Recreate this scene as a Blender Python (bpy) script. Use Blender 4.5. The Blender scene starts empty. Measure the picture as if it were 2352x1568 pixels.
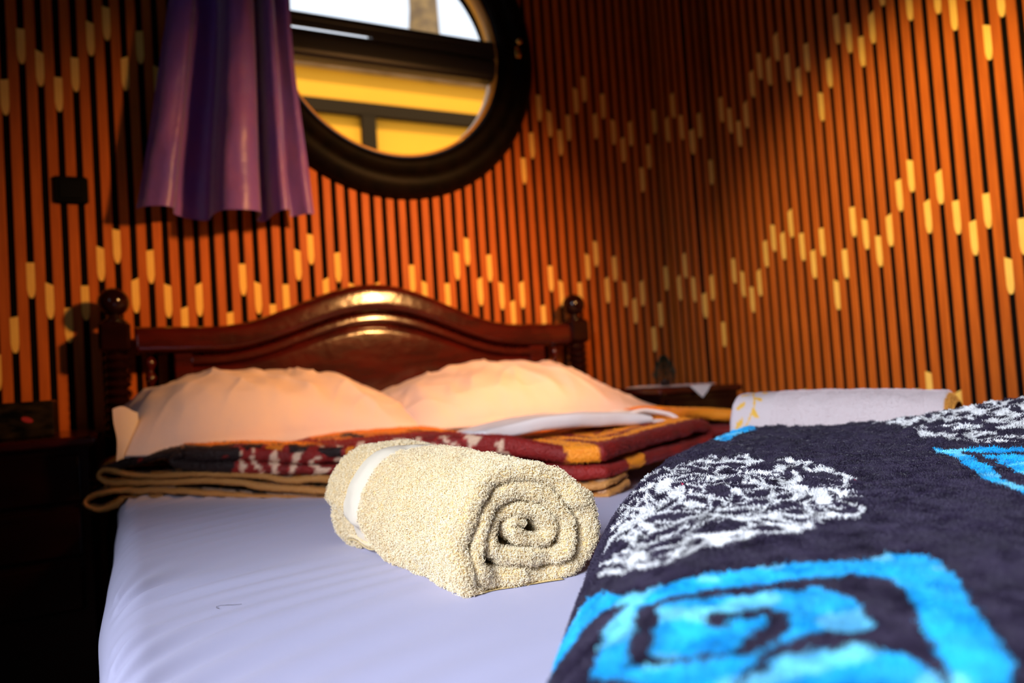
import bpy, math, random
import numpy as np
from mathutils import Matrix, Vector

# ------------------------------------------------------------------ camera, world, lamps, exposure
ZC = 0.86                      # camera height above the floor; builders below use heights relative to it
S = bpy.context.scene
COL = S.collection
rng = np.random.default_rng(7)
random.seed(7)

cam = bpy.data.cameras.new('camera'); camo = bpy.data.objects.new('camera', cam); COL.objects.link(camo)
R = Vector((0.8871048, -0.4567232, -0.0667006)); U = Vector((0.0419585, -0.0641151, 0.9970600)); F = Vector((0.4596570, 0.8872954, 0.0377134))
M = Matrix(((R.x, U.x, -F.x, 0), (R.y, U.y, -F.y, 0), (R.z, U.z, -F.z, ZC), (0, 0, 0, 1)))
camo.matrix_world = M
cam.sensor_width = 36.0; cam.lens = 1688.3 / 2352 * 36.0
cam.clip_start = 0.02; cam.clip_end = 200
cam.dof.use_dof = True; cam.dof.focus_distance = 0.86; cam.dof.aperture_fstop = 3.2
S.camera = camo

w = bpy.data.worlds.new('world'); S.world = w; w.use_nodes = True
bg = w.node_tree.nodes['Background']
bg.inputs[0].default_value = (0.80, 0.88, 1.0, 1); bg.inputs[1].default_value = 1.35

def lamp(name, kind, loc, target, energy, color, size=0.1, spot=None, blend=0.5, sy=None):
    d = bpy.data.lights.new(name, kind); o = bpy.data.objects.new(name, d); COL.objects.link(o)
    o.location = (loc[0], loc[1], loc[2] + ZC)
    v = Vector(target) - Vector(loc); o.rotation_euler = v.to_track_quat('-Z', 'Y').to_euler()
    d.energy = energy; d.color = color
    if kind == 'AREA':
        d.size = size
        if sy: d.shape = 'RECTANGLE'; d.size_y = sy
    elif kind == 'SUN': d.angle = size
    else: d.shadow_soft_size = size
    if spot: d.spot_size = math.radians(spot); d.spot_blend = blend
    return o
# sun on the buildings outside, from behind the room and high, so it never enters the porthole
lamp('sun', 'SUN', (0, 0, 5), (0.6, 3.0, 1.2), 3.6, (1.0, 0.86, 0.62), 0.01)
# warm lamps of the cabin: a shaded one hanging right of the photographer, a ceiling downlight for the right wall
lamp('shaded_lamp', 'SPOT', (1.20, 0.75, 0.78), (0.74, 2.45, 0.16), 190, (1.0, 0.46, 0.14), 0.07, 74, 1.0)
lamp('ceiling_spot', 'SPOT', (0.95, 0.60, 1.30), (2.25, 1.45, 0.42), 185, (1.0, 0.67, 0.20), 0.04, 47, 1.0)
# cool area lamp inside the room, standing in for daylight at the added left opening
dl = lamp('daylight', 'AREA', (-1.20, -0.45, 0.95), (0.60, 0.56, -0.2), 15, (0.80, 0.87, 1.0), 0.9, sy=0.8)
dl.data.spread = math.radians(60)

vs = S.view_settings
vs.view_transform = 'Standard'; vs.look = 'None'; vs.exposure = 0.0; vs.gamma = 1.0
vs.use_curve_mapping = False
S.cycles.use_denoising = True
S.cycles.max_bounces = 6; S.cycles.diffuse_bounces = 3; S.cycles.glossy_bounces = 3; S.cycles.transmission_bounces = 4; S.cycles.transparent_max_bounces = 6
S.cycles.sample_clamp_indirect = 4.0
S.cycles_curves.shape = 'RIBBONS'
S.cycles_curves.subdivisions = 1

# ------------------------------------------------------------------ materials
def mat(name, color=(.5, .5, .5), rough=.6, metal=0., noise=None, bump=None, sheen=0., coat=0., spec=.5, attr=None, trans=0., emit=None):
    """noise=(scale, second colour, amount, stretch) ; bump=(scale, strength, distance)"""
    m = bpy.data.materials.new(name); m.use_nodes = True
    nt = m.node_tree; N = nt.nodes; L = nt.links
    b = N['Principled BSDF']
    b.inputs['Base Color'].default_value = (*color, 1); b.inputs['Roughness'].default_value = rough
    b.inputs['Metallic'].default_value = metal; b.inputs['Specular IOR Level'].default_value = spec
    if sheen: b.inputs['Sheen Weight'].default_value = sheen; b.inputs['Sheen Roughness'].default_value = .4
    if coat: b.inputs['Coat Weight'].default_value = coat; b.inputs['Coat Roughness'].default_value = .08
    if trans: b.inputs['Transmission Weight'].default_value = trans
    tc = N.new('ShaderNodeTexCoord')
    src = None
    if attr:
        a = N.new('ShaderNodeAttribute'); a.attribute_name = attr; src = a.outputs['Color']
    if noise:
        sc, c2, amt, st = noise
        mp = N.new('ShaderNodeMapping'); mp.inputs['Scale'].default_value = st
        L.new(tc.outputs['Object'], mp.inputs[0])
        n = N.new('ShaderNodeTexNoise'); n.inputs['Scale'].default_value = sc; n.inputs['Detail'].default_value = 5
        L.new(mp.outputs[0], n.inputs['Vector'])
        rp = N.new('ShaderNodeMapRange'); rp.inputs[1].default_value = .35; rp.inputs[2].default_value = .65; rp.inputs[4].default_value = amt
        L.new(n.outputs[0], rp.inputs[0])
        mx = N.new('ShaderNodeMix'); mx.data_type = 'RGBA'
        L.new(rp.outputs[0], mx.inputs[0])
        if src: L.new(src, mx.inputs[6])
        else: mx.inputs[6].default_value = (*color, 1)
        mx.inputs[7].default_value = (*c2, 1)
        src = mx.outputs[2]
    if src: L.new(src, b.inputs['Base Color'])
    if bump:
        n = N.new('ShaderNodeTexNoise'); n.inputs['Scale'].default_value = bump[0]; n.inputs['Detail'].default_value = 4
        L.new(tc.outputs['Object'], n.inputs['Vector'])
        bp = N.new('ShaderNodeBump'); bp.inputs['Strength'].default_value = bump[1]; bp.inputs['Distance'].default_value = bump[2]
        L.new(n.outputs[0], bp.inputs['Height']); L.new(bp.outputs[0], b.inputs['Normal'])
    return m

M_ = dict(
    slat=mat('slat_wood', (.52, .122, .013), .55, noise=(14, (.34, .070, .007), .6, (6, 6, .5)), spec=.25),
    block=mat('pale_wood', (.92, .60, .15), .6, noise=(20, (.84, .50, .10), .5, (4, 4, 1)), spec=.2),
    groove=mat('black_backing', (.004, .003, .003), .9, spec=.05),
    plaster=mat('dark_plaster', (.10, .055, .03), .8, noise=(3, (.06, .03, .02), .5, (1, 1, 1))),
    floor=mat('floor_wood', (.035, .018, .010), .45, noise=(5, (.015, .008, .005), .7, (.5, 6, 1))),
    mahog=mat('mahogany', (.062, .005, .003), .19, noise=(7, (.022, .003, .003), .8, (1.2, 1.2, 5)), coat=.22, bump=(28, .25, .005)),
    mahog_dark=mat('dark_mahogany', (.016, .003, .002), .14, noise=(7, (.008, .002, .002), .8, (1, 1, 4)), spec=.35),
    frame=mat('black_lacquer', (.0018, .0012, .001), .5, spec=.08, noise=(18, (.009, .004, .002), .5, (1, 1, 1)), bump=(30, .15, .004)),
    sash=mat('dark_sash', (.022, .021, .021), .4, spec=.3),
    reveal=mat('varnished_reveal', (.62, .33, .06), .4),
    brass=mat('brass', (.75, .48, .12), .25, 1.0),
    steel=mat('brushed_aluminium', (.80, .86, .92), .28, 1.0),
    curtain=mat('purple_satin', (.15, .075, .42), .42, noise=(11, (.25, .09, .34), .7, (1, 1, .6)), sheen=.6, bump=(16, .25, .02)),
    sheet=mat('fitted_sheet', (.52, .50, .68), .75, noise=(3, (.47, .455, .64), .5, (1, 1, 1)), sheen=.15, bump=(900, .12, .0006)),
    pillow=mat('pillowcase_cotton', (.80, .62, .52), .8, noise=(5, (.64, .54, .58), .8, (1, 1, 1)), sheen=.15, bump=(7, .35, .03)),
    white_cloth=mat('white_cotton', (.84, .80, .80), .8, sheen=.1, bump=(9, .3, .02)),
    black_plastic=mat('black_plastic', (.003, .003, .003), .5, spec=.1),
    yellow=mat('yellow_render', (1.0, .42, .0), .7, noise=(2, (.94, .38, .0), .5, (1, 1, 1))),
    beam=mat('dark_brown_timber', (.030, .016, .004), .8, spec=.1),
    capping=mat('pale_stone', (.50, .38, .22), .7, noise=(5, (.12, .06, .015), .9, (.5, 1, 6))),
    trunk=mat('weathered_post', (.28, .17, .06), .8, noise=(10, (.10, .06, .03), .8, (1, 1, 1))),
    ground=mat('ground_outside', (.35, .30, .22), .9),
    foliage=mat('dark_foliage', (.010, .018, .008), .6),
    box=mat('dark_floral_card', (.004, .004, .003), .2, spec=.3, noise=(22, (.05, .03, .01), .8, (1, 1, 2.5))),
    red=mat('red_print', (.55, .03, .02), .5),
    towel=mat('terry_ground', (.86, .64, .30), .9, noise=(60, (.74, .50, .18), .6, (1, 1, 1)), bump=(320, .8, .003)),  # deeper gold than the loops, imitating the shade in the gaps between them
    band=mat('woven_border', (.80, .69, .53), .75, bump=(500, .15, .0005)),
    hem=mat('towel_hem', (.82, .69, .50), .8, bump=(600, .2, .0006)),
    loops=mat('terry_loops', (.88, .78, .58), .7, noise=(200, (.95, .74, .40), .6, (1, 1, 1)), attr='col'),
    wtowel=mat('white_terry', (.83, .74, .76), .95, bump=(420, .9, .003), attr='col'),
    fleece=mat('fleece', (.1, .1, .1), .85, sheen=.15, attr='col', bump=(300, .5, .003)),
    fleecepile=mat('fleece_pile', (.1, .1, .1), .6, attr='col'),
    mink=mat('mink_blanket', (.3, .1, .05), .5, sheen=.05, attr='col', bump=(190, .8, .006)),
    hair=mat('hair', (.03, .02, .02), .4),
)
g = bpy.data.materials.new('window_glass'); g.use_nodes = True
nt = g.node_tree; nt.nodes.clear()
o_ = nt.nodes.new('ShaderNodeOutputMaterial'); tr = nt.nodes.new('ShaderNodeBsdfTransparent'); gl = nt.nodes.new('ShaderNodeBsdfGlossy'); mxs = nt.nodes.new('ShaderNodeMixShader')
gl.inputs['Roughness'].default_value = .02; mxs.inputs[0].default_value = .015
nt.links.new(tr.outputs[0], mxs.inputs[1]); nt.links.new(gl.outputs[0], mxs.inputs[2]); nt.links.new(mxs.outputs[0], o_.inputs[0])
M_['glass'] = g

# ------------------------------------------------------------------ object helpers
def link(o, parent=None):
    COL.objects.link(o)
    if parent is not None:
        o.parent = parent
        o.matrix_parent_inverse = Matrix.Translation(parent['_w']).inverted() if '_w' in parent else Matrix()
    return o
def thing(name, label, cat, loc=(0, 0, 0), group=None):
    o = bpy.data.objects.new(name, None); o.empty_display_size = .05
    COL.objects.link(o); o.location = (loc[0], loc[1], loc[2] + ZC)
    o['label'] = label; o['category'] = cat; o['_w'] = tuple(o.location)
    if group: o['group'] = group
    return o
def tag(o, label, cat, group=None):
    o['label'] = label; o['category'] = cat
    if group: o['group'] = group
    return o
def structure(o): o['kind'] = 'structure'; return o
def mesh(name, V, Fq, m, parent=None, smooth=False, col=None):
    """V (N,3) heights relative to the camera; Fq list of index tuples or (n,4)/(n,3) int array"""
    V = np.asarray(V, dtype=np.float32).copy(); V[:, 2] += ZC
    me = bpy.data.meshes.new(name)
    if isinstance(Fq, np.ndarray):
        k = Fq.shape[1]; nf = len(Fq)
        me.vertices.add(len(V)); me.vertices.foreach_set('co', V.ravel())
        me.loops.add(nf * k); me.loops.foreach_set('vertex_index', Fq.astype(np.int32).ravel())
        me.polygons.add(nf); me.polygons.foreach_set('loop_start', np.arange(0, nf * k, k, dtype=np.int32))
        me.update(calc_edges=True)
    else:
        me.from_pydata(V.tolist(), [], [tuple(int(i) for i in f) for f in Fq]); me.update()
    me.materials.append(m)
    if smooth: me.polygons.foreach_set('use_smooth', np.ones(len(me.polygons), dtype=bool))
    if col is not None:
        a = me.color_attributes.new('col', 'FLOAT_COLOR', 'POINT')
        a.data.foreach_set('color', np.c_[col, np.ones(len(col))].astype(np.float32).ravel())
    o = bpy.data.objects.new(name, me)
    return link(o, parent)
class B:
    """collects boxes, tubes, lathes and grids into one mesh"""
    def __init__(s): s.V = []; s.F = []
    def add(s, V, F):
        k = len(s.V); s.V += [tuple(v) for v in V]; s.F += [tuple(i + k for i in f) for f in F]; return s
    def box(s, x0, x1, y0, y1, z0, z1, bev=0.):
        if bev <= 0:
            return s.add([(x0, y0, z0), (x1, y0, z0), (x1, y1, z0), (x0, y1, z0), (x0, y0, z1), (x1, y0, z1), (x1, y1, z1), (x0, y1, z1)],
                         [(0, 3, 2, 1), (4, 5, 6, 7), (0, 1, 5, 4), (1, 2, 6, 5), (2, 3, 7, 6), (3, 0, 4, 7)])
        b = bev; V = []
        for z, i in ((z0, b), (z0 + b, 0), (z1 - b, 0), (z1, b)):
            a0, a1, c0, c1 = x0 + i, x1 - i, y0 + i, y1 - i
            k = b if i == 0 else b * .6
            V += [(a0 + k, c0, z), (a1 - k, c0, z), (a1, c0 + k, z), (a1, c1 - k, z), (a1 - k, c1, z), (a0 + k, c1, z), (a0, c1 - k, z), (a0, c0 + k, z)]
        F = [tuple(range(7, -1, -1)), tuple(range(24, 32))]
        for r in range(3):
            for k in range(8): F.append((r * 8 + k, r * 8 + (k + 1) % 8, r * 8 + 8 + (k + 1) % 8, r * 8 + 8 + k))
        return s.add(V, F)
    def lathe(s, cx, cy, prof, n=24, ax='z'):
        V = []; F = []
        for r, z in prof:
            for k in range(n):
                t = 2 * math.pi * k / n; a, b = r * math.cos(t), r * math.sin(t)
                V.append((cx + a, cy + b, z) if ax == 'z' else (cx + a, z, cy + b))
        for i in range(len(prof) - 1):
            for k in range(n):
                q = (i * n + k, i * n + (k + 1) % n, (i + 1) * n + (k + 1) % n, (i + 1) * n + k)
                F.append(q if ax == 'z' else q[::-1])
        F.append(tuple(range(n - 1, -1, -1)) if ax == 'z' else tuple(range(n)))
        m = len(prof) * n; F.append(tuple(range(m - n, m)) if ax == 'z' else tuple(range(m - 1, m - n - 1, -1)))
        return s.add(V, F)
    def tube(s, P, r, n=8):
        P = [Vector(p) for p in P]; V = []; F = []
        for i, p in enumerate(P):
            t = (P[min(i + 1, len(P) - 1)] - P[max(i - 1, 0)]).normalized()
            a = t.cross(Vector((0, 0, 1)))
            if a.length < .1: a = t.cross(Vector((0, 1, 0)))
            a.normalize(); b = t.cross(a); rr = r[i] if isinstance(r, (list, tuple)) else r
            for k in range(n):
                q = 2 * math.pi * k / n; V.append(tuple(p + a * (rr * math.cos(q)) + b * (rr * math.sin(q))))
        for i in range(len(P) - 1):
            for k in range(n): F.append((i * n + k, i * n + (k + 1) % n, (i + 1) * n + (k + 1) % n, (i + 1) * n + k))
        F.append(tuple(range(n - 1, -1, -1))); F.append(tuple(range((len(P) - 1) * n, len(P) * n)))
        return s.add(V, F)
    def ball(s, c, r, n=20, sc=(1, 1, 1)):
        m = n // 2
        V = [(c[0], c[1], c[2] - r * sc[2])]
        for i in range(1, m):
            a = math.pi * i / m - math.pi / 2
            for k in range(n): V.append((c[0] + r * sc[0] * math.cos(a) * math.cos(2 * math.pi * k / n), c[1] + r * sc[1] * math.cos(a) * math.sin(2 * math.pi * k / n), c[2] + r * sc[2] * math.sin(a)))
        V.append((c[0], c[1], c[2] + r * sc[2])); F = []
        for k in range(n): F.append((0, 1 + (k + 1) % n, 1 + k))
        for i in range(m - 2):
            for k in range(n): F.append((1 + i * n + k, 1 + i * n + (k + 1) % n, 1 + (i + 1) * n + (k + 1) % n, 1 + (i + 1) * n + k))
        e = len(V) - 1
        for k in range(n): F.append((e, e - n + k, e - n + (k + 1) % n))
        return s.add(V, F)
    def tilt(s, f):
        s.V = [f(*v) for v in s.V]; return s
    def build(s, name, m, parent=None, smooth=False): return mesh(name, np.array(s.V), s.F, m, parent, smooth)
def gridF(nu, nv, wrap=False):
    i = np.arange(nu - 1)[:, None]; j = np.arange(nv if wrap else nv - 1)[None, :]
    j2 = (j + 1) % nv
    return np.stack([i * nv + j, (i + 1) * nv + j, (i + 1) * nv + j2, i * nv + j2], -1).reshape(-1, 4)
def spline(P, n):
    """Catmull-Rom through rows of P, resampled evenly by arc length of the first columns"""
    P = np.asarray(P, float); k = len(P)
    Q = np.vstack([2 * P[0] - P[1], P, 2 * P[-1] - P[-2]]); out = []
    for i in range(k - 1):
        p0, p1, p2, p3 = Q[i:i + 4]
        for t in np.linspace(0, 1, 12, endpoint=False):
            out.append(.5 * (2 * p1 + (p2 - p0) * t + (2 * p0 - 5 * p1 + 4 * p2 - p3) * t * t + (3 * p1 - p0 - 3 * p2 + p3) * t ** 3))
    out.append(P[-1]); out = np.array(out)
    d = np.r_[0, np.cumsum(np.linalg.norm(np.diff(out[:, :2], axis=0), axis=1) + 1e-9)]
    s = np.linspace(0, d[-1], n)
    return np.stack([np.interp(s, d, out[:, c]) for c in range(P.shape[1])], 1)
def inpoly(x, y, P):
    P = np.asarray(P); c = np.zeros(x.shape, bool); j = len(P) - 1
    for i in range(len(P)):
        xi, yi = P[i]; xj, yj = P[j]
        m = ((yi > y) != (yj > y)) & (x < (xj - xi) * (y - yi) / (yj - yi + 1e-12) + xi)
        c ^= m; j = i
    return c
def seg_dist(x, y, P):
    d = np.full(x.shape, 9.)
    for (ax, ay), (bx, by) in zip(P[:-1], P[1:]):
        vx, vy = bx - ax, by - ay; t = np.clip(((x - ax) * vx + (y - ay) * vy) / (vx * vx + vy * vy), 0, 1)
        d = np.minimum(d, np.hypot(x - ax - t * vx, y - ay - t * vy))
    return d
_perm = rng.random((64, 64, 64)).astype(np.float32)
def vnoise(x, y, z=0., f=1.):
    x = np.asarray(x) * f; y = np.asarray(y) * f; z = np.broadcast_to(np.asarray(z) * f, x.shape)
    xi, yi, zi = np.floor(x).astype(int), np.floor(y).astype(int), np.floor(z).astype(int)
    u, v, w_ = x - xi, y - yi, z - zi
    u = u * u * (3 - 2 * u); v = v * v * (3 - 2 * v); w_ = w_ * w_ * (3 - 2 * w_); r = 0
    for a in (0, 1):
        for b in (0, 1):
            for c in (0, 1):
                r = r + _perm[(xi + a) & 63, (yi + b) & 63, (zi + c) & 63] * (u if a else 1 - u) * (v if b else 1 - v) * (w_ if c else 1 - w_)
    return r * 2 - 1
def bedz(x): return -.235 - .024 * x
def pile(name, parent, P, N, C, length, radius, m, jitter=.6, lean=(0, 0, 0), npt=4, curl=0.):
    """short strands (terry loops, fleece) rooted at P, standing along N"""
    n = len(P); P = P.copy(); P[:, 2] += ZC
    D = N + rng.normal(0, jitter, (n, 3)) * np.array([1, 1, 1]) + np.array(lean)
    D /= np.linalg.norm(D, axis=1)[:, None]
    Ls = length * rng.uniform(.6, 1.25, n)[:, None]
    side = np.cross(D, rng.normal(0, 1, (n, 3))); side /= np.linalg.norm(side, axis=1)[:, None] + 1e-9
    pts = np.zeros((n, npt, 3), np.float32)
    for k in range(npt):
        t = k / (npt - 1)
        pts[:, k] = P + D * Ls * t + side * Ls * curl * math.sin(math.pi * t) - N * length * .1
    hc = bpy.data.hair_curves.new(name); hc.add_curves([npt] * n)
    hc.position_data.foreach_set('vector', pts.ravel())
    ra = hc.attributes.new('radius', 'FLOAT', 'POINT') if 'radius' not in hc.attributes else hc.attributes['radius']
    ra.data.foreach_set('value', (np.tile(radius * np.linspace(1, .55, npt), n) * np.repeat(rng.uniform(.7, 1.2, n), npt)).astype(np.float32))
    ca = hc.attributes.new('col', 'FLOAT_COLOR', 'CURVE')
    ca.data.foreach_set('color', np.c_[C, np.ones(n)].astype(np.float32).ravel())
    hc.materials.append(m)
    o = bpy.data.objects.new(name, hc); link(o, parent); o['kind'] = 'stuff'
    return o
def sample_quads(V, Fq, n, wfun=None):
    """n random surface points of a quad mesh: position, normal, face index, (u, v)"""
    a, b, c, d = (V[Fq[:, i]] for i in range(4))
    nr = np.cross(c - a, d - b); ar = np.linalg.norm(nr, axis=1); nr = nr / (ar[:, None] + 1e-12)
    wt = ar.copy()
    if wfun is not None: wt = wt * wfun((a + c) / 2, nr)
    f = rng.choice(len(Fq), n, p=wt / wt.sum()); u = rng.random(n)[:, None]; v = rng.random(n)[:, None]
    P = (a[f] * (1 - u) + b[f] * u) * (1 - v) + (d[f] * (1 - u) + c[f] * u) * v
    return P, nr[f], f, u, v

# ------------------------------------------------------------------ the cabin: walls, floor, ceiling
D = 2.45; W = 2.19; XL = -1.30; YB = -2.0; ZT = 1.56; ZF = -ZC
PX, PY = 2.053, 2.2785                    # boxed pier in the far right corner
WX, WZ, WR = .865, 1.183, .41             # porthole centre and glazing radius
structure(B().box(XL - .1, W + .1, YB - .1, D + .12, ZF - .08, ZF).build('floor', M_['floor']))
structure(B().box(XL - .1, W + .1, YB - .1, D + .25, ZT, ZT + .08).build('ceiling', M_['plaster']))
wl = B().box(XL - .08, XL, .15, D, ZF, ZT); wl.box(XL - .08, XL, YB, -1.05, ZF, ZT); wl.box(XL - .08, XL, -1.05, .15, ZF, .40); wl.box(XL - .08, XL, -1.05, .15, 1.46, ZT)
structure(wl.build('wall_left', M_['plaster']))
w2 = structure(B().box(XL - .06, XL - .02, -1.05, -1.01, .40, 1.46).box(XL - .06, XL - .02, .11, .15, .40, 1.46).box(XL - .06, XL - .02, -1.01, .11, .40, .44).box(XL - .06, XL - .02, -1.01, .11, 1.42, 1.46).build('added_window', M_['frame']))  # unseen window, added so the daylight lamp has an opening
wf = B().box(XL, W, YB - .08, YB, ZF, ZT)
structure(wf.build('wall_front', M_['plaster']))
# back wall: panel with a round hole, as a ring of quads from circle to rectangle, front and back
def holed_panel(y0, y1, r):
    x0, x1, z0, z1 = XL, W, ZF, ZT; angs = set(np.linspace(0, 2 * math.pi, 97)[:-1])
    for cx, cz in ((x0, z0), (x1, z0), (x1, z1), (x0, z1)): angs.add(math.atan2(cz - WZ, cx - WX) % (2 * math.pi))
    angs = sorted(angs); n = len(angs); V = []; Fs = []
    def outer(a):
        c, s = math.cos(a), math.sin(a); t = 1e9
        if c > 1e-9: t = min(t, (x1 - WX) / c)
        if c < -1e-9: t = min(t, (x0 - WX) / c)
        if s > 1e-9: t = min(t, (z1 - WZ) / s)
        if s < -1e-9: t = min(t, (z0 - WZ) / s)
        return WX + c * t, WZ + s * t
    for y in (y0, y1):
        for a in angs:
            V.append((WX + r * math.cos(a), y, WZ + r * math.sin(a)))
            ox, oz = outer(a); V.append((ox, y, oz))
    m = 2 * n
    for k in range(n):
        j = (k + 1) % n
        Fs += [(2 * k, 2 * k + 1, 2 * j + 1, 2 * j), (m + 2 * k, m + 2 * j, m + 2 * j + 1, m + 2 * k + 1), (2 * k, 2 * j, m + 2 * j, m + 2 * k), (2 * k + 1, m + 2 * k + 1, m + 2 * j + 1, 2 * j + 1)]
    return V, Fs
bw = B(); bw.add(*holed_panel(D, D + .12, WR + .02)); wall_back = structure(bw.build('wall_back', M_['groove']))
wall_right = structure(B().box(W, W + .1, YB, D + .12, ZF, ZT).build('wall_right', M_['groove']))
pier = structure(B().box(PX, W, PY, D, ZF, ZT).build('wall_corner', M_['groove']))

# vertical slats with pale spacer blocks set between them; the blocks zigzag and repeat every 13 gaps
PIT = .04351; SW = .60 * PIT; RELIEF = .006
PH = [.237, .390, .330, .260, .324, .437, .490, .342, .430, .325, .255, .327, .135]
SKEW = [.004, 0, -.010, 0, 0, -.008, -.004, .010, .004, -.008, .008, .010, 0]
ROW = .672; BLK = .100
def slat_box(b, face, c, z0, z1):
    h = SW / 2
    if face == 'y': p = lambda a, d, z: (c + a, Yf - d, z)
    else: p = lambda a, d, z: (Xf - d, c - a, z)
    e = .0015
    prof = [(-h, 0), (-h, RELIEF - e), (-h + e, RELIEF), (h - e, RELIEF), (h, RELIEF - e), (h, 0)]
    V = [p(a, d, z) for z in (z0, z1) for a, d in prof]; n = 6
    Fc = [(k, (k + 1) % n, n + (k + 1) % n, n + k) for k in range(n)] + [tuple(range(n - 1, -1, -1)), tuple(range(n, 2 * n))]
    b.add(V, Fc)
def block(b, face, c, zt, skew):
    h = (PIT - SW) / 2 + .0015; d = RELIEF + .0006
    if face == 'y': p = lambda a, q, z: (c + a, Yf - q, z)
    else: p = lambda a, q, z: (Xf - q, c - a, z)
    out = [(-h, zt - skew / 2), (h, zt + skew / 2), (h, zt - BLK * .74), (h * .75, zt - BLK * .90), (h * .35, zt - BLK), (-h * .35, zt - BLK), (-h * .75, zt - BLK * .90), (-h, zt - BLK * .74)]
    n = len(out); V = [p(a, 0, z) for a, z in out] + [p(a * .97, d, z) for a, z in out]
    b.add(V, [(k, (k + 1) % n, n + (k + 1) % n, n + k) for k in range(n)] + [tuple(range(n, 2 * n)), tuple(range(n - 1, -1, -1))])
sl, bl = B(), B(); Yf = D; U0 = -.2867
RO = .55
for n in range(-23, 54):
    c = U0 + n * PIT; sc = c + PIT / 2
    dx = abs(sc - WX)
    if dx < RO:
        hh = math.sqrt(RO * RO - dx * dx); slat_box(sl, 'y', sc, ZF + .002, WZ - hh)
        if WZ + hh < ZT - .02: slat_box(sl, 'y', sc, WZ + hh, ZT - .002)
    else: slat_box(sl, 'y', sc, ZF + .002, ZT - .002)
    for k in range(-1, 2):
        zt = PH[n % 13] + k * ROW
        if abs(c - WX) < RO and abs(zt - .05 - WZ) < math.sqrt(max(0, RO * RO - (c - WX) ** 2)) + .07: continue
        if zt < ZT - .02 and zt - BLK > ZF: block(bl, 'y', c, zt, SKEW[n % 13])
sl.build('slats', M_['slat'], wall_back); bl.build('spacer_blocks', M_['block'], wall_back)
RPH = [.24, .388, .328, .261, .321, .428, .481, .442, .518, .424, .353, .425, .231, .334, .47, .419, .355, .414, .518, .569, .43, .51, .41, .34, .41, .216, .32]
sl, bl = B(), B(); Xf = W
for m_ in range(0, 96):
    c = 2.2717 - m_ * PIT - .009
    if c > PY: continue
    slat_box(sl, 'x', c - PIT / 2, ZF + .002, ZT - .002)
    for k in range(-1, 3):
        zt = (RPH[m_] if m_ < 27 else RPH[13 + (m_ - 13) % 13]) + k * .665
        if zt < ZT - .02 and zt - BLK > ZF and c < PY - .02: block(bl, 'x', c, zt, SKEW[(m_ + 3) % 13])
sl.build('slats', M_['slat'], wall_right); bl.build('spacer_blocks', M_['block'], wall_right)
sl, bl = B(), B(); Xf = PX
for y, ph in ((2.397, 7), (2.353, 8), (2.310, 9)):
    slat_box(sl, 'x', y - PIT / 2, ZF + .002, ZT - .002)
    for k in range(-1, 2): block(bl, 'x', y, PH[ph] + k * ROW, SKEW[ph])
slat_box(sl, 'x', 2.397 + PIT / 2, ZF + .002, ZT - .002)
Yf = PY
for x, ph in ((2.0685, 10), (2.112, 11), (2.1555, 12)):
    slat_box(sl, 'y', x + PIT / 2 - .001, ZF + .002, ZT - .002)
    for k in range(-1, 2):
        if ZF < PH[ph] + k * ROW < ZT - .02: block(bl, 'y', x, PH[ph] + k * ROW, SKEW[ph])
sl.build('slats', M_['slat'], pier); bl.build('spacer_blocks', M_['block'], pier)

# ------------------------------------------------------------------ porthole window
win = bpy.data.objects.new('window_1', None); COL.objects.link(win); win['kind'] = 'structure'; win['_w'] = (0, 0, 0)
fr = B()
prof = [(.413, D + .02), (.413, D - .030), (.425, D - .046), (.445, D - .052), (.470, D - .046), (.478, D - .058), (.505, D - .066), (.532, D - .058), (.552, D - .040), (.562, D - .012), (.563, D + .0)]
V = []; Fs = []; n = 96
for r, y in prof:
    for k in range(n): a = 2 * math.pi * k / n; V.append((WX + r * math.cos(a), y, WZ + r * math.sin(a)))
for i in range(len(prof) - 1):
    for k in range(n): Fs.append((i * n + k, (i + 1) * n + k, (i + 1) * n + (k + 1) % n, i * n + (k + 1) % n))
fr.add(V, Fs); fr.build('window_frame', M_['frame'], win, True)
rv = B(); V = []; Fs = []
for r, y in ((.412, D - .02), (.404, D - .024), (.402, D + .045), (.412, D + .055)):
    for k in range(n): a = 2 * math.pi * k / n; V.append((WX + r * math.cos(a), y, WZ + r * math.sin(a)))
for i in range(3):
    for k in range(n): Fs.append((i * n + k, (i + 1) * n + k, (i + 1) * n + (k + 1) % n, i * n + (k + 1) % n))
rv.add(V, Fs); rv.build('reveal', M_['reveal'], win, True)
def chord(z0, z1, y0, y1, r, name, m, bev=0.):
    """horizontal bar filling the porthole between heights z0..z1"""
    b = B(); V = []; k = 9
    zs = np.linspace(z0, z1, k)
    rows = []
    for z in zs:
        h = math.sqrt(max(.0001, r * r - (z - WZ) ** 2)); rows.append(h)
    for i, z in enumerate(zs):
        t = (z - z0) / (z1 - z0); yy = y0 + bev * (2 * t - 1) ** 4
        V += [(WX - rows[i], yy, z), (WX + rows[i], yy, z), (WX + rows[i], y1, z), (WX - rows[i], y1, z)]
    Fs = []
    for i in range(k - 1):
        for q in range(4): Fs.append((4 * i + q, 4 * i + (q + 1) % 4, 4 * i + 4 + (q + 1) % 4, 4 * i + 4 + q))
    Fs += [(3, 2, 1, 0), tuple(4 * (k - 1) + q for q in range(4))]
    b.add(V, Fs); return b.build(name, m, win)
chord(1.092, 1.176, D - .022, D + .03, .411, 'lower_sash_rail', M_['sash'], .012)
chord(1.2105, 1.240, D - .022, D + .03, .411, 'upper_sash_rail', M_['sash'], .006)
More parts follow.
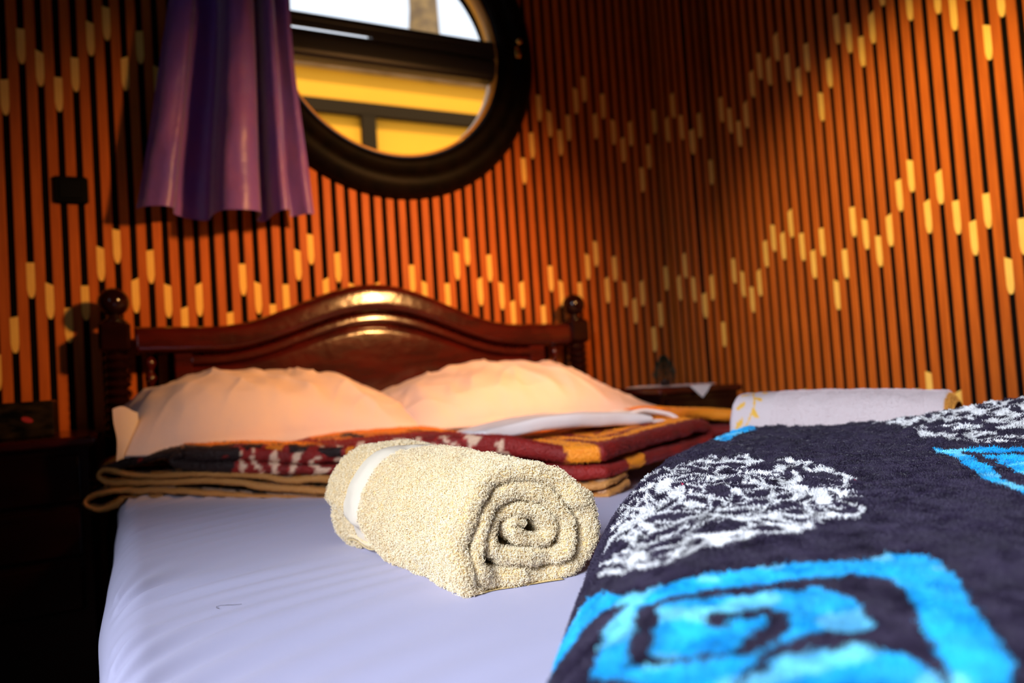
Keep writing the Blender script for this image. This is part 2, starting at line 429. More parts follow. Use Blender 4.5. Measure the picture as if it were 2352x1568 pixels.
# the two sashes meet on a sloping rebate; it stands open as a bright slit on the left
def rebate(x0, x1, za, zb, zc, zd, name):
    V = [(x, y, z) for x in (x0, x1) for y, z in ((D - .022, za), (D + .03, zb), (D + .03, zd), (D - .022, zc))]
    B().add(V, [(0, 1, 2, 3), (7, 6, 5, 4), (0, 4, 5, 1), (1, 5, 6, 2), (2, 6, 7, 3), (3, 7, 4, 0)]).build(name, M_['sash'], win)
rebate(WX - .409, WX - .075, 1.176, 1.176, 1.1795, 1.2050, 'rebate_strip')
rebate(WX - .409, WX - .075, 1.1875, 1.2104, 1.2105, 1.2106, 'rebate_strip')
rebate(WX - .075, WX + .409, 1.176, 1.176, 1.2105, 1.2105, 'rebate_strip')
for z0, z1, nm in ((1.240, WZ + .41, 'pane'), (WZ - .41, 1.092, 'pane')):
    P = [];
    zz = np.linspace(z0, z1, 25)
    for z in zz: h = math.sqrt(max(0, .405 ** 2 - (z - WZ) ** 2)); P.append((h, z))
    V = [(WX - h, y + (z - WZ) * .10, z) for y in (D + .058, D + .064) for h, z in P] + [(WX + h, y + (z - WZ) * .10, z) for y in (D + .058, D + .064) for h, z in P]
    k = 25; Fs = []
    for i in range(k - 1):
        Fs.append((i, 2 * k + i, 2 * k + i + 1, i + 1)); Fs.append((k + i, k + i + 1, 3 * k + i + 1, 3 * k + i))
    pane = mesh('pane', np.array(V), Fs, M_['glass'], win)
lt = B(); lt.lathe(WX + .478, WZ + .045, [(.004, D - .088), (.011, D - .086), (.012, D - .074), (.006, D - .070), (.006, D - .055)], 16, 'y')
lt.box(WX + .466, WX + .490, D - .070, D - .055, WZ - .012, WZ + .030, .003); lt.build('latch', M_['brass'], win, True)

# ------------------------------------------------------------------ outside: yellow building with dark timber rails, post
ext = thing('building', 'yellow building with dark brown timber rails seen through the lower half of the porthole', 'building', (2.2, 6.0, ZF))
B().box(-3.0, 9.0, 6.0, 6.4, ZF, 2.60).build('wall', M_['yellow'], ext)
B().box(-3.0, 9.0, 5.90, 6.5, 2.60, 2.70, .01).build('coping', M_['capping'], ext)
B().box(-3.0, 9.0, 5.93, 6.02, 2.215, 2.325).build('rail', M_['beam'], ext)
B().box(1.80, 1.92, 5.93, 6.02, ZF, 2.22).build('post', M_['beam'], ext)
B().box(4.9, 5.02, 5.93, 6.02, ZF, 2.22).build('post', M_['beam'], ext)
B().box(-.9, -.78, 5.93, 6.02, ZF, 2.22).build('post', M_['beam'], ext)
ps = B(); ps.tube([(2.60, 6.35, 2.7), (2.575, 6.35, 3.02), (2.60, 6.35, 3.10), (2.575, 6.35, 3.2), (2.585, 6.35, 3.45), (2.58, 6.35, 3.9)], [.14, .13, .155, .15, .135, .13], 14)
tag(ps.build('post', M_['trunk'], None, True), 'weathered brown post standing against the white sky outside the porthole', 'post')
structure(B().box(-8, 14, D + .3, 14, ZF - .3, ZF - .05).build('ground', M_['ground']))

# ------------------------------------------------------------------ curtain over the left of the porthole
cp = [(0, .010), (.05, -.020), (.13, -.034), (.185, -.020), (.20, .060), (.29, .088), (.385, .078), (.40, -.010), (.44, -.080), (.52, -.104), (.60, -.096), (.655, -.055), (.662, .050), (.70, .080), (.735, .060), (.745, -.020), (.78, -.070), (.825, -.064), (.85, -.010), (.87, .040), (.92, .020), (.96, -.002), (1.0, .004)]
cu = spline(cp, 240); nz = 70
V = np.zeros((nz, 240, 3)); zt, zb = 1.50, .520
for i in range(nz):
    t = i / (nz - 1); z = zt + (zb - zt) * t
    if z > 1.16: x0 = .144 - .02 * (z - 1.16); x1 = .493 - .01 * (z - 1.16)
    else: q = (1.16 - z) / .64; x0 = .144 - .113 * q ** 1.05; x1 = .493 + .035 * q ** 1.3
    amp = .62 + .38 * min(1, t * 1.3)
    V[i, :, 0] = x0 + (x1 - x0) * cu[:, 0] + .004 * vnoise(cu[:, 0] * 9, np.full(240, z * 3))
    V[i, :, 1] = 2.315 + cu[:, 1] * amp + .004 * vnoise(cu[:, 0] * 14, np.full(240, z * 9), 3.)
    V[i, :, 2] = z + (.010 * np.sin(cu[:, 0] * 7 + 1) if i > nz - 3 else 0)
Vf = V.reshape(-1, 3); Fq = gridF(nz, 240)
Vb = Vf + np.array([0, .0016, 0]); k = len(Vf)
ct = mesh('curtain', np.vstack([Vf, Vb]), np.vstack([Fq[:, ::-1], Fq + k]), M_['curtain'], None, True)
tag(ct, 'purple satin curtain hanging in loose folds over the left side of the porthole', 'curtain')
hm = V[-4:].reshape(-1, 3) + np.array([0, -.0015, 0]); hem_c = mesh('hem', hm, gridF(4, 240)[:, ::-1], M_['curtain'], ct, True); 
rod = B().tube([(-.15, 2.34, 1.50), (1.6, 2.34, 1.50)], .009, 12); ro = rod.build('curtain_rod', M_['brass'], None, True)
tag(ro, 'thin brass curtain rod above the porthole carrying the purple curtain', 'curtain rod')
for x in (-.13, 1.58): B().box(x - .008, x + .008, 2.33, D - .001, 1.493, 1.507).build('bracket', M_['brass'], ro)

# wall socket left of the curtain
so = thing('wall_socket', 'small black square socket plate on the slatted wall left of the curtain', 'socket', (-.133, D, .60))
B().box(-.180, -.092, D - .020, D - .0062, .561, .640, .006).build('plate', M_['black_plastic'], so)
B().box(-.166, -.106, D - .024, D - .019, .573, .628, .003).build('socket_insert', M_['black_plastic'], so)

# ------------------------------------------------------------------ bed
T = lambda x, y, z: (x, y, z - .024 * x)          # the whole bed leans very slightly to the right
bed = thing('bed', 'glossy mahogany double bed with arched headboard and turned ball-topped posts', 'bed', (.72, 1.25, ZF))
bed['_w'] = tuple(bed.location)
BX = .72
def arch(x, lo=.192, hi=.326, s=1.0):
    d = abs(x - BX) / .52
    return lo + (hi - lo) * (0.5 + 0.5 * math.cos(math.pi * min(1, d * s))) ** 1.05
NX = 120; xs = np.linspace(.008, 1.445, NX)
def band(f0, f1, y, bulge, back, name, m, xs=xs, nt=12):
    V = []; n = nt + 2
    for x in xs:
        a, b_ = f0(x), f1(x)
        for j in range(nt):
            t = j / (nt - 1); V.append(T(x, y - bulge * 1.15 * (1 - (2 * abs(t - .5)) ** 5) ** .5 + bulge * .40 * t, a + (b_ - a) * t))
        V.append(T(x, back, b_)); V.append(T(x, back, a))
    Fs = []
    for i in range(len(xs) - 1):
        for j in range(n): Fs.append((i * n + j, (i + 1) * n + j, (i + 1) * n + (j + 1) % n, i * n + (j + 1) % n))
    Fs += [tuple(range(n)), tuple(range((len(xs) - 1) * n + n - 1, (len(xs) - 1) * n - 1, -1))]
    o = B().add(V, Fs).build(name, m, bed, True); return o
band(lambda x: arch(x, .112, .236), lambda x: arch(x), 2.332, .024, 2.372, 'top_rail', M_['mahog'])
xs2 = np.linspace(.150, 1.300, NX)
band(lambda x: arch(x, .078, .198), lambda x: arch(x, .108, .232), 2.340, .012, 2.365, 'arch_moulding', M_['mahog'], xs2, 8)
band(lambda x: -.36, lambda x: arch(x, .082, .202), 2.345, .004, 2.362, 'panel', M_['mahog'], xs2, 16)
for x0, x1 in ((.108, .156), (1.278, 1.340)):
    s_ = B().box(x0, x1, 2.328, 2.368, -.36, .116, .004).tilt(T); s_.build('stile', M_['mahog'], bed)
B().box(.0, 1.45, 2.325, 2.370, -.42, -.34, .005).tilt(T).build('lower_rail', M_['mahog_dark'], bed)
def spindle(x):
    pr = [(.006, -.345)]
    z = -.33
    while z < .10:
        pr += [(.007, z), (.013, z + .014), (.016, z + .022), (.013, z + .030), (.007, z + .040)]; z += .044
    pr += [(.006, .118)]
    b = B().lathe(x, 2.350, pr, 14).tilt(T); return b.build('spindle', M_['mahog'], bed, True)
for x in (.046, 1.392): spindle(x)
def post(x):
    b = B().box(x - .040, x + .040, 2.305, 2.385, .120, .205, .009)
    pr = [(.030, -.36)]
    z = -.35
    while z < .105:
        pr += [(.026, z), (.034, z + .007), (.037, z + .012), (.034, z + .017), (.026, z + .024)]; z += .0245
    pr += [(.030, .121)]
    b.lathe(x, 2.345, pr, 22)
    b.box(x - .038, x + .038, 2.307, 2.383, ZF, -.355, .004).tilt(T)
    o = b.build('post', M_['mahog_dark'] if x < 0 else M_['mahog_dark'], bed, False)
    f = B().lathe(x, 2.345, [(.030, .203), (.033, .208), (.020, .216), (.016, .222), (.018, .228)], 22)
    f.ball((x, 2.345, .262), .041, 26).tilt(T); f.build('finial', M_['mahog_dark'], o, True)
for x in (-.040, 1.486): post(x)
for x0, x1 in ((-.058, -.036), (1.470, 1.492)): B().box(x0, x1, .14, 2.33, -.52, -.40, .004).tilt(T).build('side_rail', M_['mahog_dark'], bed)
B().box(-.05, 1.49, .105, .140, -.55, -.36, .006).tilt(T).build('footboard', M_['mahog_dark'], bed)
for x in (-.04, 1.47): B().box(x - .03, x + .03, .09, .15, ZF, -.36, .005).tilt(T).build('foot_post', M_['mahog_dark'], bed)
B().box(-.03, 1.465, .145, 2.30, -.475, -.455).tilt(T).build('slat_base', M_['mahog_dark'], bed)

# mattress in its fitted sheet, slightly wavy edge and stretch creases on the left
nx, ny = 420, 560
u = np.linspace(0, 1, nx); gx = -.042 + 1.517 * u; gy = np.linspace(.150, 2.290, ny)
X, Y = np.meshgrid(gx, gy, indexing='ij')
R_ = .045
def rim(a, lo, hi): return np.sqrt(np.clip(1 - np.clip(1 - np.minimum(a - lo, hi - a) / R_, 0, 1) ** 2, 0, 1))
E_ = rim(X, -.042, 1.475) * rim(Y, .15, 2.29)
Zm = bedz(X) - R_ * (1 - E_)
fade = np.exp(-np.clip(X, 0, 9) / .22) * (X > -.03)
q = Y - .50 * np.sqrt(np.clip(X + .03, 0, 9)) + .03 * vnoise(X * 3, Y * 3)
cre = np.abs(np.sin(q * 46 + 2.2 * vnoise(X * 1.5, Y * 5))) ** 2.2
cre = (1 - cre) * (vnoise(X * 2.2, Y * 9, 4.) * .5 + .5)
Zm = Zm + fade * .010 * cre * E_ - .0015 * fade + .0012 * vnoise(X * 6, Y * 6, 2.)
Xw = X + (.006 * vnoise(Y * 5, Y * 0, 1.) ) * (1 - E_) 
top = np.stack([Xw, Y, Zm], -1)
V = top.reshape(-1, 3); Fq = gridF(nx, ny)[:, ::-1]
# skirt down the sides
ring = np.r_[np.arange(ny), (np.arange(1, nx)) * ny + ny - 1, (nx - 1) * ny + np.arange(ny - 2, -1, -1), np.arange(nx - 2, 0, -1) * ny]
rv_ = V[ring].copy(); Vs = [V]; base = len(V); prev = ring; Fx = [Fq]
for k, (dz, ins) in enumerate(((-.05, 0), (-.12, -.002), (-.17, .004), (-.19, .016), (-.20, .05))):
    lv = V[ring].copy(); cx, cy = .715, 1.22
    lv[:, 2] = bedz(lv[:, 0]) - R_ + dz + .05 - .05
    lv[:, 0] += np.sign(cx - lv[:, 0]) * ins * (np.abs(lv[:, 0] - cx) > .7); lv[:, 1] += np.sign(cy - lv[:, 1]) * ins * (np.abs(lv[:, 1] - cy) > 1.0)
    lv[:, 0] += .004 * vnoise(lv[:, 1] * 8, lv[:, 0] * 8, k * 3.)
    ids = base + np.arange(len(ring)); Vs.append(lv); base += len(ring); nxt = np.roll(np.arange(len(ring)), -1)
    Fx.append(np.stack([prev, prev[nxt], ids[nxt], ids], -1)[:, ::-1]); prev = ids
mt = mesh('mattress', np.vstack(Vs), np.vstack(Fx), M_['sheet'], None, True)
tag(mt, 'thick mattress in a pale lavender-white fitted sheet lying on the mahogany bed', 'mattress')
hb = B(); P = []
hr = [(430, 1262), (495, 1400)]
hb.tube([(.052, .868, 0), (.0495, .872, 0), (.050, .877, 0), (.054, .879, 0), (.060, .877, 0), (.067, .873, 0), (.075, .870, 0)], .00018, 5)
hb.V = [(a + .02, b - .005, c + bedz(a) + .0012) for a, b, c in hb.V]
tag(hb.build('hair', M_['hair'], None, True), 'single curled dark hair lying on the fitted sheet left of the cream towel', 'hair')

# ------------------------------------------------------------------ pillows
def pillow(name, env, x0, x1, yc, label, side_l, seed, hy=.225):
    nu, nv = 130, 80; V = []
    us = np.linspace(0, 1, nu); vs_ = np.linspace(-1, 1, nv)
    ex = np.array([e[0] for e in env]); ez = np.array([e[1] for e in env])
    ztop = np.interp(x0 + (x1 - x0) * us, ex, ez)
    k = np.ones(9) / 9; ztop = np.convolve(np.pad(ztop, 4, mode='edge'), k, 'valid')
    Vt = np.zeros((nu, nv, 3)); Vb = np.zeros((nu, nv, 3))
    for i, uu in enumerate(us):
        x = x0 + (x1 - x0) * uu
        endl = min(1, uu / side_l); endr = min(1, (1 - uu) / .16)
        en = math.sqrt(max(0, 1 - (1 - min(endl, endr)) ** 2.2))
        base = -.158 - .024 * x * .5
        pinch = 1 - .10 * (1 - en)
        for j, v in enumerate(vs_):
            mid = base + .062 + .040 * v
            crest = ztop[i] - (base + .062 + .040 * .25)
            prof = max(0, 1 - abs(v) ** 2.5) ** .62
            h = max(.004, crest) * prof * (.15 + .85 * en)
            ww = .010 * vnoise(np.array(x * 9 + seed), np.array(v * 1.6), 0.) + .006 * vnoise(np.array(x * 26), np.array(v * 3.0 + seed), 1.)
            ww += .013 * (1 - abs(float(vnoise(np.array(x * 7.5 + v * 1.3 + seed), np.array(v * 1.1 + seed), 2.)))) ** 4 + .006 * (1 - abs(float(vnoise(np.array(x * 19 - v * 2.2), np.array(v * 2.2 + seed), 6.)))) ** 4 - .006
            y = yc + v * hy * pinch * (.93 + .07 * en)
            Vt[i, j] = (x, y - .012 * h / .1, mid + h + ww * prof)
            Vb[i, j] = (x, y, mid - min(h, .085) * .45)
    A, Bv = Vt.reshape(-1, 3), Vb.reshape(-1, 3); Fq = gridF(nu, nv); n = len(A)
    idx = np.arange(n).reshape(nu, nv); bd = np.r_[idx[0], idx[1:, -1], idx[-1, :-1][::-1], idx[1:-1, 0][::-1]]; nx_ = np.roll(bd, -1)
    side = np.stack([bd, nx_, nx_ + n, bd + n], -1)
    o = mesh(name, np.vstack([A, Bv]), np.vstack([Fq[:, ::-1][:, ::-1], Fq[:, ::-1] + n, side[:, ::-1]]), M_['pillow'], None, True)
    tag(o, label, 'pillow', 'pillows against the headboard'); return o
sc = 2.06 / 2.1
pl = pillow('pillow', [(-.036, -.03), (.02, -.004), (.10, .030), (.18, .046), (.30, .045), (.42, .036), (.53, .016), (.61, -.018), (.68, -.060), (.735, -.14)], -.036, .735, 2.095,
       'plump white pillow at the left of the headboard, nearer the dark nightstand corner', .10, 3)
pr_ = pillow('pillow', [(.645, -.055), (.73, -.022), (.88, .016), (.98, .026), (1.08, .027), (1.20, .012), (1.28, -.008), (1.40, -.062), (1.47, -.100), (1.555, -.165)], .645, 1.500, 2.08,
       'white pillow at the right of the headboard, leaning beside the folded white cloth', .14, 11)
# open hem flap of the left pillowcase
fl = []
for i in range(14):
    a = i / 13
    for j in range(18):
        b_ = j / 17; ang = math.pi * (b_ * 1.0) - math.pi / 2
        fl.append((-.040 + .050 * a + .003 * math.sin(b_ * 5), 1.86 + .10 * a + .05 * math.cos(ang) * 0, -.145 + .118 * b_ - .010 * a + .006 * math.sin(a * 5 + b_ * 6)))
mesh('pillowcase_flap', np.array(fl), gridF(14, 18), M_['white_cloth'], pl, True)

# ------------------------------------------------------------------ folded and rolled cloth
def ribbon(path, th, y0, length, warp=None, nfront=7, nlen=10, r_end=True):
    """a thick sheet seen end-on: path (n,2) of (x,z) centre line, th (n) thickness, y0 (n) where its front edge lies,
    length (n) how far it runs back; the front (and back) edges are rounded like a folded hem. returns V, quads, a (0..1 along depth)"""
    n = len(path); tx = np.gradient(path[:, 0]); tz = np.gradient(path[:, 1]); l = np.hypot(tx, tz) + 1e-9
    nx_, nz_ = -tz / l, tx / l
    k = np.ones(5) / 5
    nx_ = np.convolve(np.pad(nx_, 2, mode='edge'), k, 'valid'); nz_ = np.convolve(np.pad(nz_, 2, mode='edge'), k, 'valid')
    ring = []                                      # (depth fraction, depth in radii, across)
    for i in range(nfront):
        t = math.pi * (i / (nfront - 1)) - math.pi / 2; ring.append((0, 1 - math.cos(t), math.sin(t)))
    for i in range(1, nlen): ring.append((i / nlen, 1, 1))
    for i in range(nfront):
        t = math.pi / 2 - math.pi * (i / (nfront - 1)); ring.append((1, -1 + math.cos(t), math.sin(t)))
    for i in range(nlen - 1, 0, -1): ring.append((i / nlen, 1, -1))
    m = len(ring); V = np.zeros((n, m, 3)); A = np.zeros((n, m))
    for j, (f, dr, ac) in enumerate(ring):
        r = th / 2
        if f == 0: dep = r * dr
        elif f == 1: dep = length + r * dr
        else: dep = r + (length - 2 * r) * f
        V[:, j, 0] = path[:, 0] + nx_ * r * ac; V[:, j, 2] = path[:, 1] + nz_ * r * ac; V[:, j, 1] = y0 + dep
        A[:, j] = np.clip(dep / np.maximum(length, 1e-6), 0, 1)
    if warp: V = warp(V, A)
    Fq = gridF(n, m, True); caps = []
    Vf = V.reshape(-1, 3); c0 = len(Vf); Vf = np.vstack([Vf, V[0].mean(0), V[-1].mean(0)])
    j = np.arange(m); jn = (j + 1) % m
    # caps as degenerate quads towards the centre point
    cap0 = np.stack([j, jn, np.full(m, c0), np.full(m, c0)], -1); cap1 = np.stack([(n - 1) * m + jn, (n - 1) * m + j, np.full(m, c0 + 1), np.full(m, c0 + 1)], -1)
    tri = [tuple(q[:3]) for q in np.vstack([cap0, cap1])]
    return Vf, Fq, tri, np.r_[A.ravel(), .5, .5], m
def ribbon_obj(name, parts, m, parent=None, col=None):
    VV, FF, base = [], [], 0
    for Vf, Fq, tri, A, _ in parts:
        VV.append(Vf); FF += [tuple(q) for q in (Fq + base)] + [tuple(i + base for i in t) for t in tri]; base += len(Vf)
    return mesh(name, np.vstack(VV), FF, m, parent, True, col)

# ---- the cream towel roll in the foreground
TOWEL = [(0.4278,-0.2545,0.0099),(0.3939,-0.2554,0.0144),(0.358,-0.252,0.0166),(0.325,-0.2429,0.0188),(0.3096,-0.2215,0.0210),(0.3034,-0.198,0.0210),(0.3084,-0.1744,0.0221),(0.319,-0.1514,0.0221),(0.3353,-0.132,0.0221),(0.3595,-0.1204,0.0210),(0.3884,-0.1198,0.0221),(0.4166,-0.1244,0.0243),(0.4412,-0.1363,0.0265),(0.4592,-0.1565,0.0287),(0.4707,-0.1782,0.0298),(0.4744,-0.1978,0.0309),(0.4675,-0.2156,0.0287),(0.4517,-0.2316,0.0276),(0.4239,-0.2397,0.0254),(0.3954,-0.2371,0.0243),(0.3655,-0.2315,0.0243),(0.3422,-0.2287,0.0221),(0.3278,-0.2208,0.0188),(0.3231,-0.2066,0.0166),(0.3268,-0.1867,0.0177),(0.3338,-0.1681,0.0177),(0.3443,-0.151,0.0188),(0.3603,-0.1417,0.0199),(0.3845,-0.1397,0.0199),(0.4088,-0.1441,0.0210),(0.428,-0.1576,0.0221),(0.4406,-0.1759,0.0221),(0.4431,-0.1939,0.0210),(0.4405,-0.2099,0.0199),(0.4257,-0.2172,0.0188),(0.3971,-0.2144,0.0188),(0.3695,-0.2096,0.0188),(0.35,-0.202,0.0177),(0.345,-0.1897,0.0133),(0.3461,-0.1742,0.0122),(0.3551,-0.1641,0.0133),(0.3709,-0.1591,0.0144),(0.3928,-0.1591,0.0155),(0.4108,-0.166,0.0166),(0.4212,-0.1784,0.0166),(0.4214,-0.1915,0.0166),(0.4108,-0.1985,0.0155),(0.3925,-0.1944,0.0155),(0.3762,-0.1843,0.0144),(0.3686,-0.1746,0.0133),(0.3761,-0.1704,0.0122),(0.3891,-0.1746,0.0111)]
tp = spline(TOWEL, 420); tt = np.linspace(0, 1, 420)
tp[:, 1] += .004 * np.exp(-((tt - .02) / .05) ** 2)
y0 = .742 + .004 * np.sin(tt * 31) + .006 * vnoise(tt * 40, tt * 0 + 2.) + .012 * np.clip(tt - .55, 0, 1)
y0 += -.10 * (tp[:, 0] - .39) * 0 + .0
ln = np.where(tt < .42, .385, .30) + .01 * vnoise(tt * 12, tt * 0 + 7.)
def towel_warp(V, A):
    g = np.clip((V[..., 1] - .742) / .385, 0, 1)
    x, z = V[..., 0], V[..., 2]
    zb = -.262
    cx = .39
    x2 = cx + (x - cx) * (1 + .02 * g) - .030 * g - .035 * g ** 2.5
    z2 = zb + (z - zb) * (1 + .10 * g + .10 * np.sin(math.pi * np.clip((g - .55) / .6, 0, 1)) * 0 - .10 * np.clip(g - .86, 0, 1) * 3)
    yy_ = V[..., 1]; zc = -.168 - .42 * (1.10 - yy_)
    x2 = x2 + (x < .335) * .016 * np.clip((yy_ - .95) / .06, 0, 1) / (1 + np.exp(np.clip((z2 - zc) / .0025, -30, 30)))
    # crease before the woven border, rounded far end
    rr = 1 - .05 * np.exp(-((g - .665) / .02) ** 2) - .35 * np.clip((g - .90) / .10, 0, 1) ** 2
    mx, mz = cx - .05 * g, -.185
    x2 = mx + (x2 - mx) * rr; z2 = mz + (z2 - mz) * np.where(z2 > mz, rr, 1 - (1 - rr) * .3)
    d = .0035 * vnoise(x * 38, V[..., 1] * 38, z * 38) + .002 * vnoise(x * 90, V[..., 1] * 90, z * 90)
    out = V.copy(); out[..., 0] = x2 + d; out[..., 2] = np.maximum(z2 + d * .8, bedz(x2) + .0012)
    return out
tr_ = ribbon(tp[:, :2], tp[:, 2] * .84, y0, ln, towel_warp, 9, 44)
roll = thing('towel', 'cream terry towel rolled into a spiral, lying in the foreground on the white sheet', 'towel', (.39, .74, -.26))
body = ribbon_obj('rolled_cloth', [tr_], M_['towel'], roll)
# woven border band: the outer wrap between two depths gets its own smooth strip just over the pile ground
Vt, Fq, _, A_, mm = tr_
def is_band(P): return (P[:, 1] > 1.000 - .10 * (P[:, 2] + .18)) & (P[:, 1] < 1.040 - .10 * (P[:, 2] + .18))
sel = np.arange(0, 190)
js = [9 + i for i in range(43)]                     # outer face rows of the ring
outer = Vt[:-2].reshape(420, mm, 3)
bi = []
for i in range(6, 175):
    row = outer[i, 9:9 + 43]; yy = row[:, 1]; o_n = np.argsort(yy)
    z_ = np.interp(1.02, yy[o_n], row[o_n, 2]); ya = 1.000 - .10 * (z_ + .18); yb = ya + .040
    r_ = []
    for t in np.linspace(0, 1, 10):
        yq = ya + (yb - ya) * t; r_.append((np.interp(yq, yy[o_n], row[o_n, 0]), yq, np.interp(yq, yy[o_n], row[o_n, 2])))
    bi.append(r_)
bi = np.array(bi); cen = np.array([.355, 1.02, -.18])
rad = bi - np.array([cen[0], 0, cen[2]]); rad[..., 1] = 0; rad /= np.linalg.norm(rad, axis=-1)[..., None]
lift = .0022 * np.sin(np.linspace(0, math.pi, 10)) ** .3
bi = bi + rad * lift[None, :, None]
bi[..., 2] = np.maximum(bi[..., 2], bedz(bi[..., 0]) + .0006)
mesh('woven_border', bi.reshape(-1, 3), gridF(len(bi), 10), M_['band'], roll, True)
# loose corner of the towel tucked under the left side, with its hem
fl = []
NF = 46
for i in range(NF):
    a = i / (NF - 1)
    for j in range(24):
        b_ = j / 23
        x = .262 + .030 * a + .050 * b_; y = 1.060 - .100 * a + .01 * b_
        z = bedz(x) + .006 + .014 * math.sin(math.pi * (.25 + .75 * b_)) * (1 - .4 * a) + .003 * math.sin(a * 9 + b_ * 5)
        fl.append((x, y, z))
fl = np.array(fl); nf = len(fl); Ff = gridF(NF, 24)
fb = fl + np.array([.002, .004, -.0045]); fb[:, 2] = np.maximum(fb[:, 2], bedz(fb[:, 0]) + .0008)
idx = np.arange(nf).reshape(NF, 24); bd = np.r_[idx[0], idx[1:, -1], idx[-1, :-1][::-1], idx[1:-1, 0][::-1]]; nn = np.roll(bd, -1)
mesh('loose_corner', np.vstack([fl, fb]), np.vstack([Ff, Ff[:, ::-1] + nf, np.stack([bd, bd + nf, nn + nf, nn], -1)]), M_['towel'], roll, True)
he = []
for i in range(NF):
    for k, j in enumerate((0, 2, 4)): he.append(fl[idx[i, j]] + np.array([-.0012, 0, .0020]))
mesh('hem', np.array(he), gridF(NF, 3), M_['hem'], roll, True)
# terry loops
def front_w(C, N): 
    d = np.linalg.norm(C, axis=1); face = np.einsum('ij,ij->i', -C / d[:, None], N)
    return np.clip(face + .35, 0.02, 1) / d ** 1.2
P, N, f, u_, v_ = sample_quads(Vt, Fq, 230000, front_w)
keep = ~(is_band(P) & (f // mm < 178)) & (P[:, 2] > bedz(P[:, 0]) + .0025)
P, N = P[keep], N[keep]
t_ = vnoise(P[:, 0] * 420, P[:, 1] * 420, P[:, 2] * 420) * .5 + .5
C = np.array([1.0, .90, .68]) * (1 - t_[:, None] * .4) + np.array([.92, .62, .24]) * t_[:, None] * .4
N2 = N + .8 * np.stack([vnoise(P[:, 0] * 150, P[:, 1] * 150, P[:, 2] * 150 + 9 * q) for q in range(3)], -1)
pile('terry_pile', roll, P, N2, C, .0040, .00040, M_['loops'], .45, (0, -.05, -.2), 4, .5)
Pf, Nf, *_r = sample_quads(fl, Ff, 26000)
Cf = np.tile(np.array([.96, .80, .50]), (len(Pf), 1)); 
pile('terry_pile', roll, Pf, np.abs(Nf) * np.array([-.3, -.3, 1.]), Cf, .0028, .00026, M_['loops'], .4, (0, 0, -.1), 4, .3)

# ---- brown and orange mink blanket folded across the bed
def Fx(x): return np.interp(x, [-.30, -.10, .79, 1.12, 1.60], [2.10, 1.98, 1.17, 1.32, 1.52])
U1 = [(.09615,-.1363),(.1469,-.1415),(.2294,-.1482),(.3091,-.1519),(.3864,-.1501),(.5011,-.1441),(.6197,-.1457),(.6604,-.1504),(.6999,-.1620),(.7387,-.1735),(.7582,-.1736),(.8299,-.1699),(.9559,-.1695),(1.106,-.1640),(1.185,-.1620),(1.232,-.1720),(1.250,-.1900),(1.236,-.2030),(1.202,-.2060),(1.069,-.2060),(.9516,-.2050),(.8484,-.2075),(.7856,-.2080),(.7564,-.2085),(.6017,-.1990),(.4632,-.1920),(.3336,-.1852),(.2281,-.1773),(.1034,-.1650),(.072,-.1520),(.090,-.1385)]
U1 = np.array(U1); pU = spline(np.c_[U1[:, 0], U1[:, 1], np.where(np.arange(len(U1)) < 17, .031, .025)], 520)
tU = np.linspace(0, 1, 520)
yU = Fx(pU[:, 0]) + .004 * vnoise(tU * 60, tU * 0) + .010 * vnoise(pU[:, 0] * 5, pU[:, 1] * 0 + 1.)
lU = np.clip(2.02 - yU, .16, .55); lU = np.where(pU[:, 0] > .95, np.minimum(lU, .30), lU)
def soft(V, A):
    out = V.copy(); d = .0045 * vnoise(V[..., 0] * 9, V[..., 1] * 9, V[..., 2] * 30) + .0015 * vnoise(V[..., 0] * 45, V[..., 1] * 45, V[..., 2] * 45)
    out[..., 2] = np.maximum(V[..., 2] + d, np.where(V[..., 0] < -.03, -9, bedz(V[..., 0]) + .001)); out[..., 1] += d * .6
    return out
R1 = ribbon(pU[:, :2], pU[:, 2], yU, lU, soft, 9, 26)
def layer(pts, th, n, y_off=0., depth=.30):
    p_ = spline(np.array(pts), n); y = Fx(p_[:, 0]) + y_off + .003 * vnoise(np.linspace(0, 30, n), np.zeros(n))
    return ribbon(p_, np.full(n, th), y, np.full(n, depth), soft, 7, 8)
L1 = [(.86,-.2243),(.799,-.2300),(.755,-.2345),(.532,-.2200),(.3455,-.2070),(.2934,-.2086),(.2274,-.1945),(.1308,-.1880),(.0297,-.1885),(-.0148,-.1830),(-.0480,-.1700),(-.0690,-.1680),(-.0790,-.1760),(-.0740,-.1890),(-.0457,-.2010),(.0585,-.2040),(.1444,-.2030),(.1996,-.2080),(.2531,-.2190),(.3317,-.2270),(.53,-.2400),(.76,-.2490)]
L2 = [(.865,-.2400),(.797,-.2490),(.764,-.2540),(.531,-.2470),(.3306,-.2440),(.2521,-.2380),(.1709,-.2300),(.0866,-.2220),(.0136,-.2200),(-.0465,-.2190),(-.0864,-.2250),(-.1080,-.2380),(-.1040,-.2500),(-.0786,-.2590),(-.0440,-.2480),(-.0322,-.2400),(.05,-.2345)]
R2 = layer(L1, .0125, 300); R3 = layer(L2, .0120, 260, -.004)
FAR = [(.98,-.185),(1.06,-.165),(1.14,-.155),(1.22,-.150),(1.30,-.148),(1.38,-.156),(1.46,-.170),(1.50,-.190),(1.46,-.205),(1.30,-.205),(1.10,-.215),(1.0,-.215)]
pf = spline(np.array(FAR), 200); R4 = ribbon(pf, np.full(200, .030), 1.50 + .02 * np.sin(pf[:, 0] * 20), np.full(200, .24), soft, 7, 12)
NR = spline(np.array([(-.068,-.170),(-.03,-.157),(.03,-.144),(.09,-.135),(.20,-.138),(.42,-.150)]), 120)
R5 = ribbon(NR, np.full(120, .020), Fx(NR[:, 0]) + .004, np.full(120, .24), soft, 7, 10)
parts = [R1, R2, R3, R4, R5]
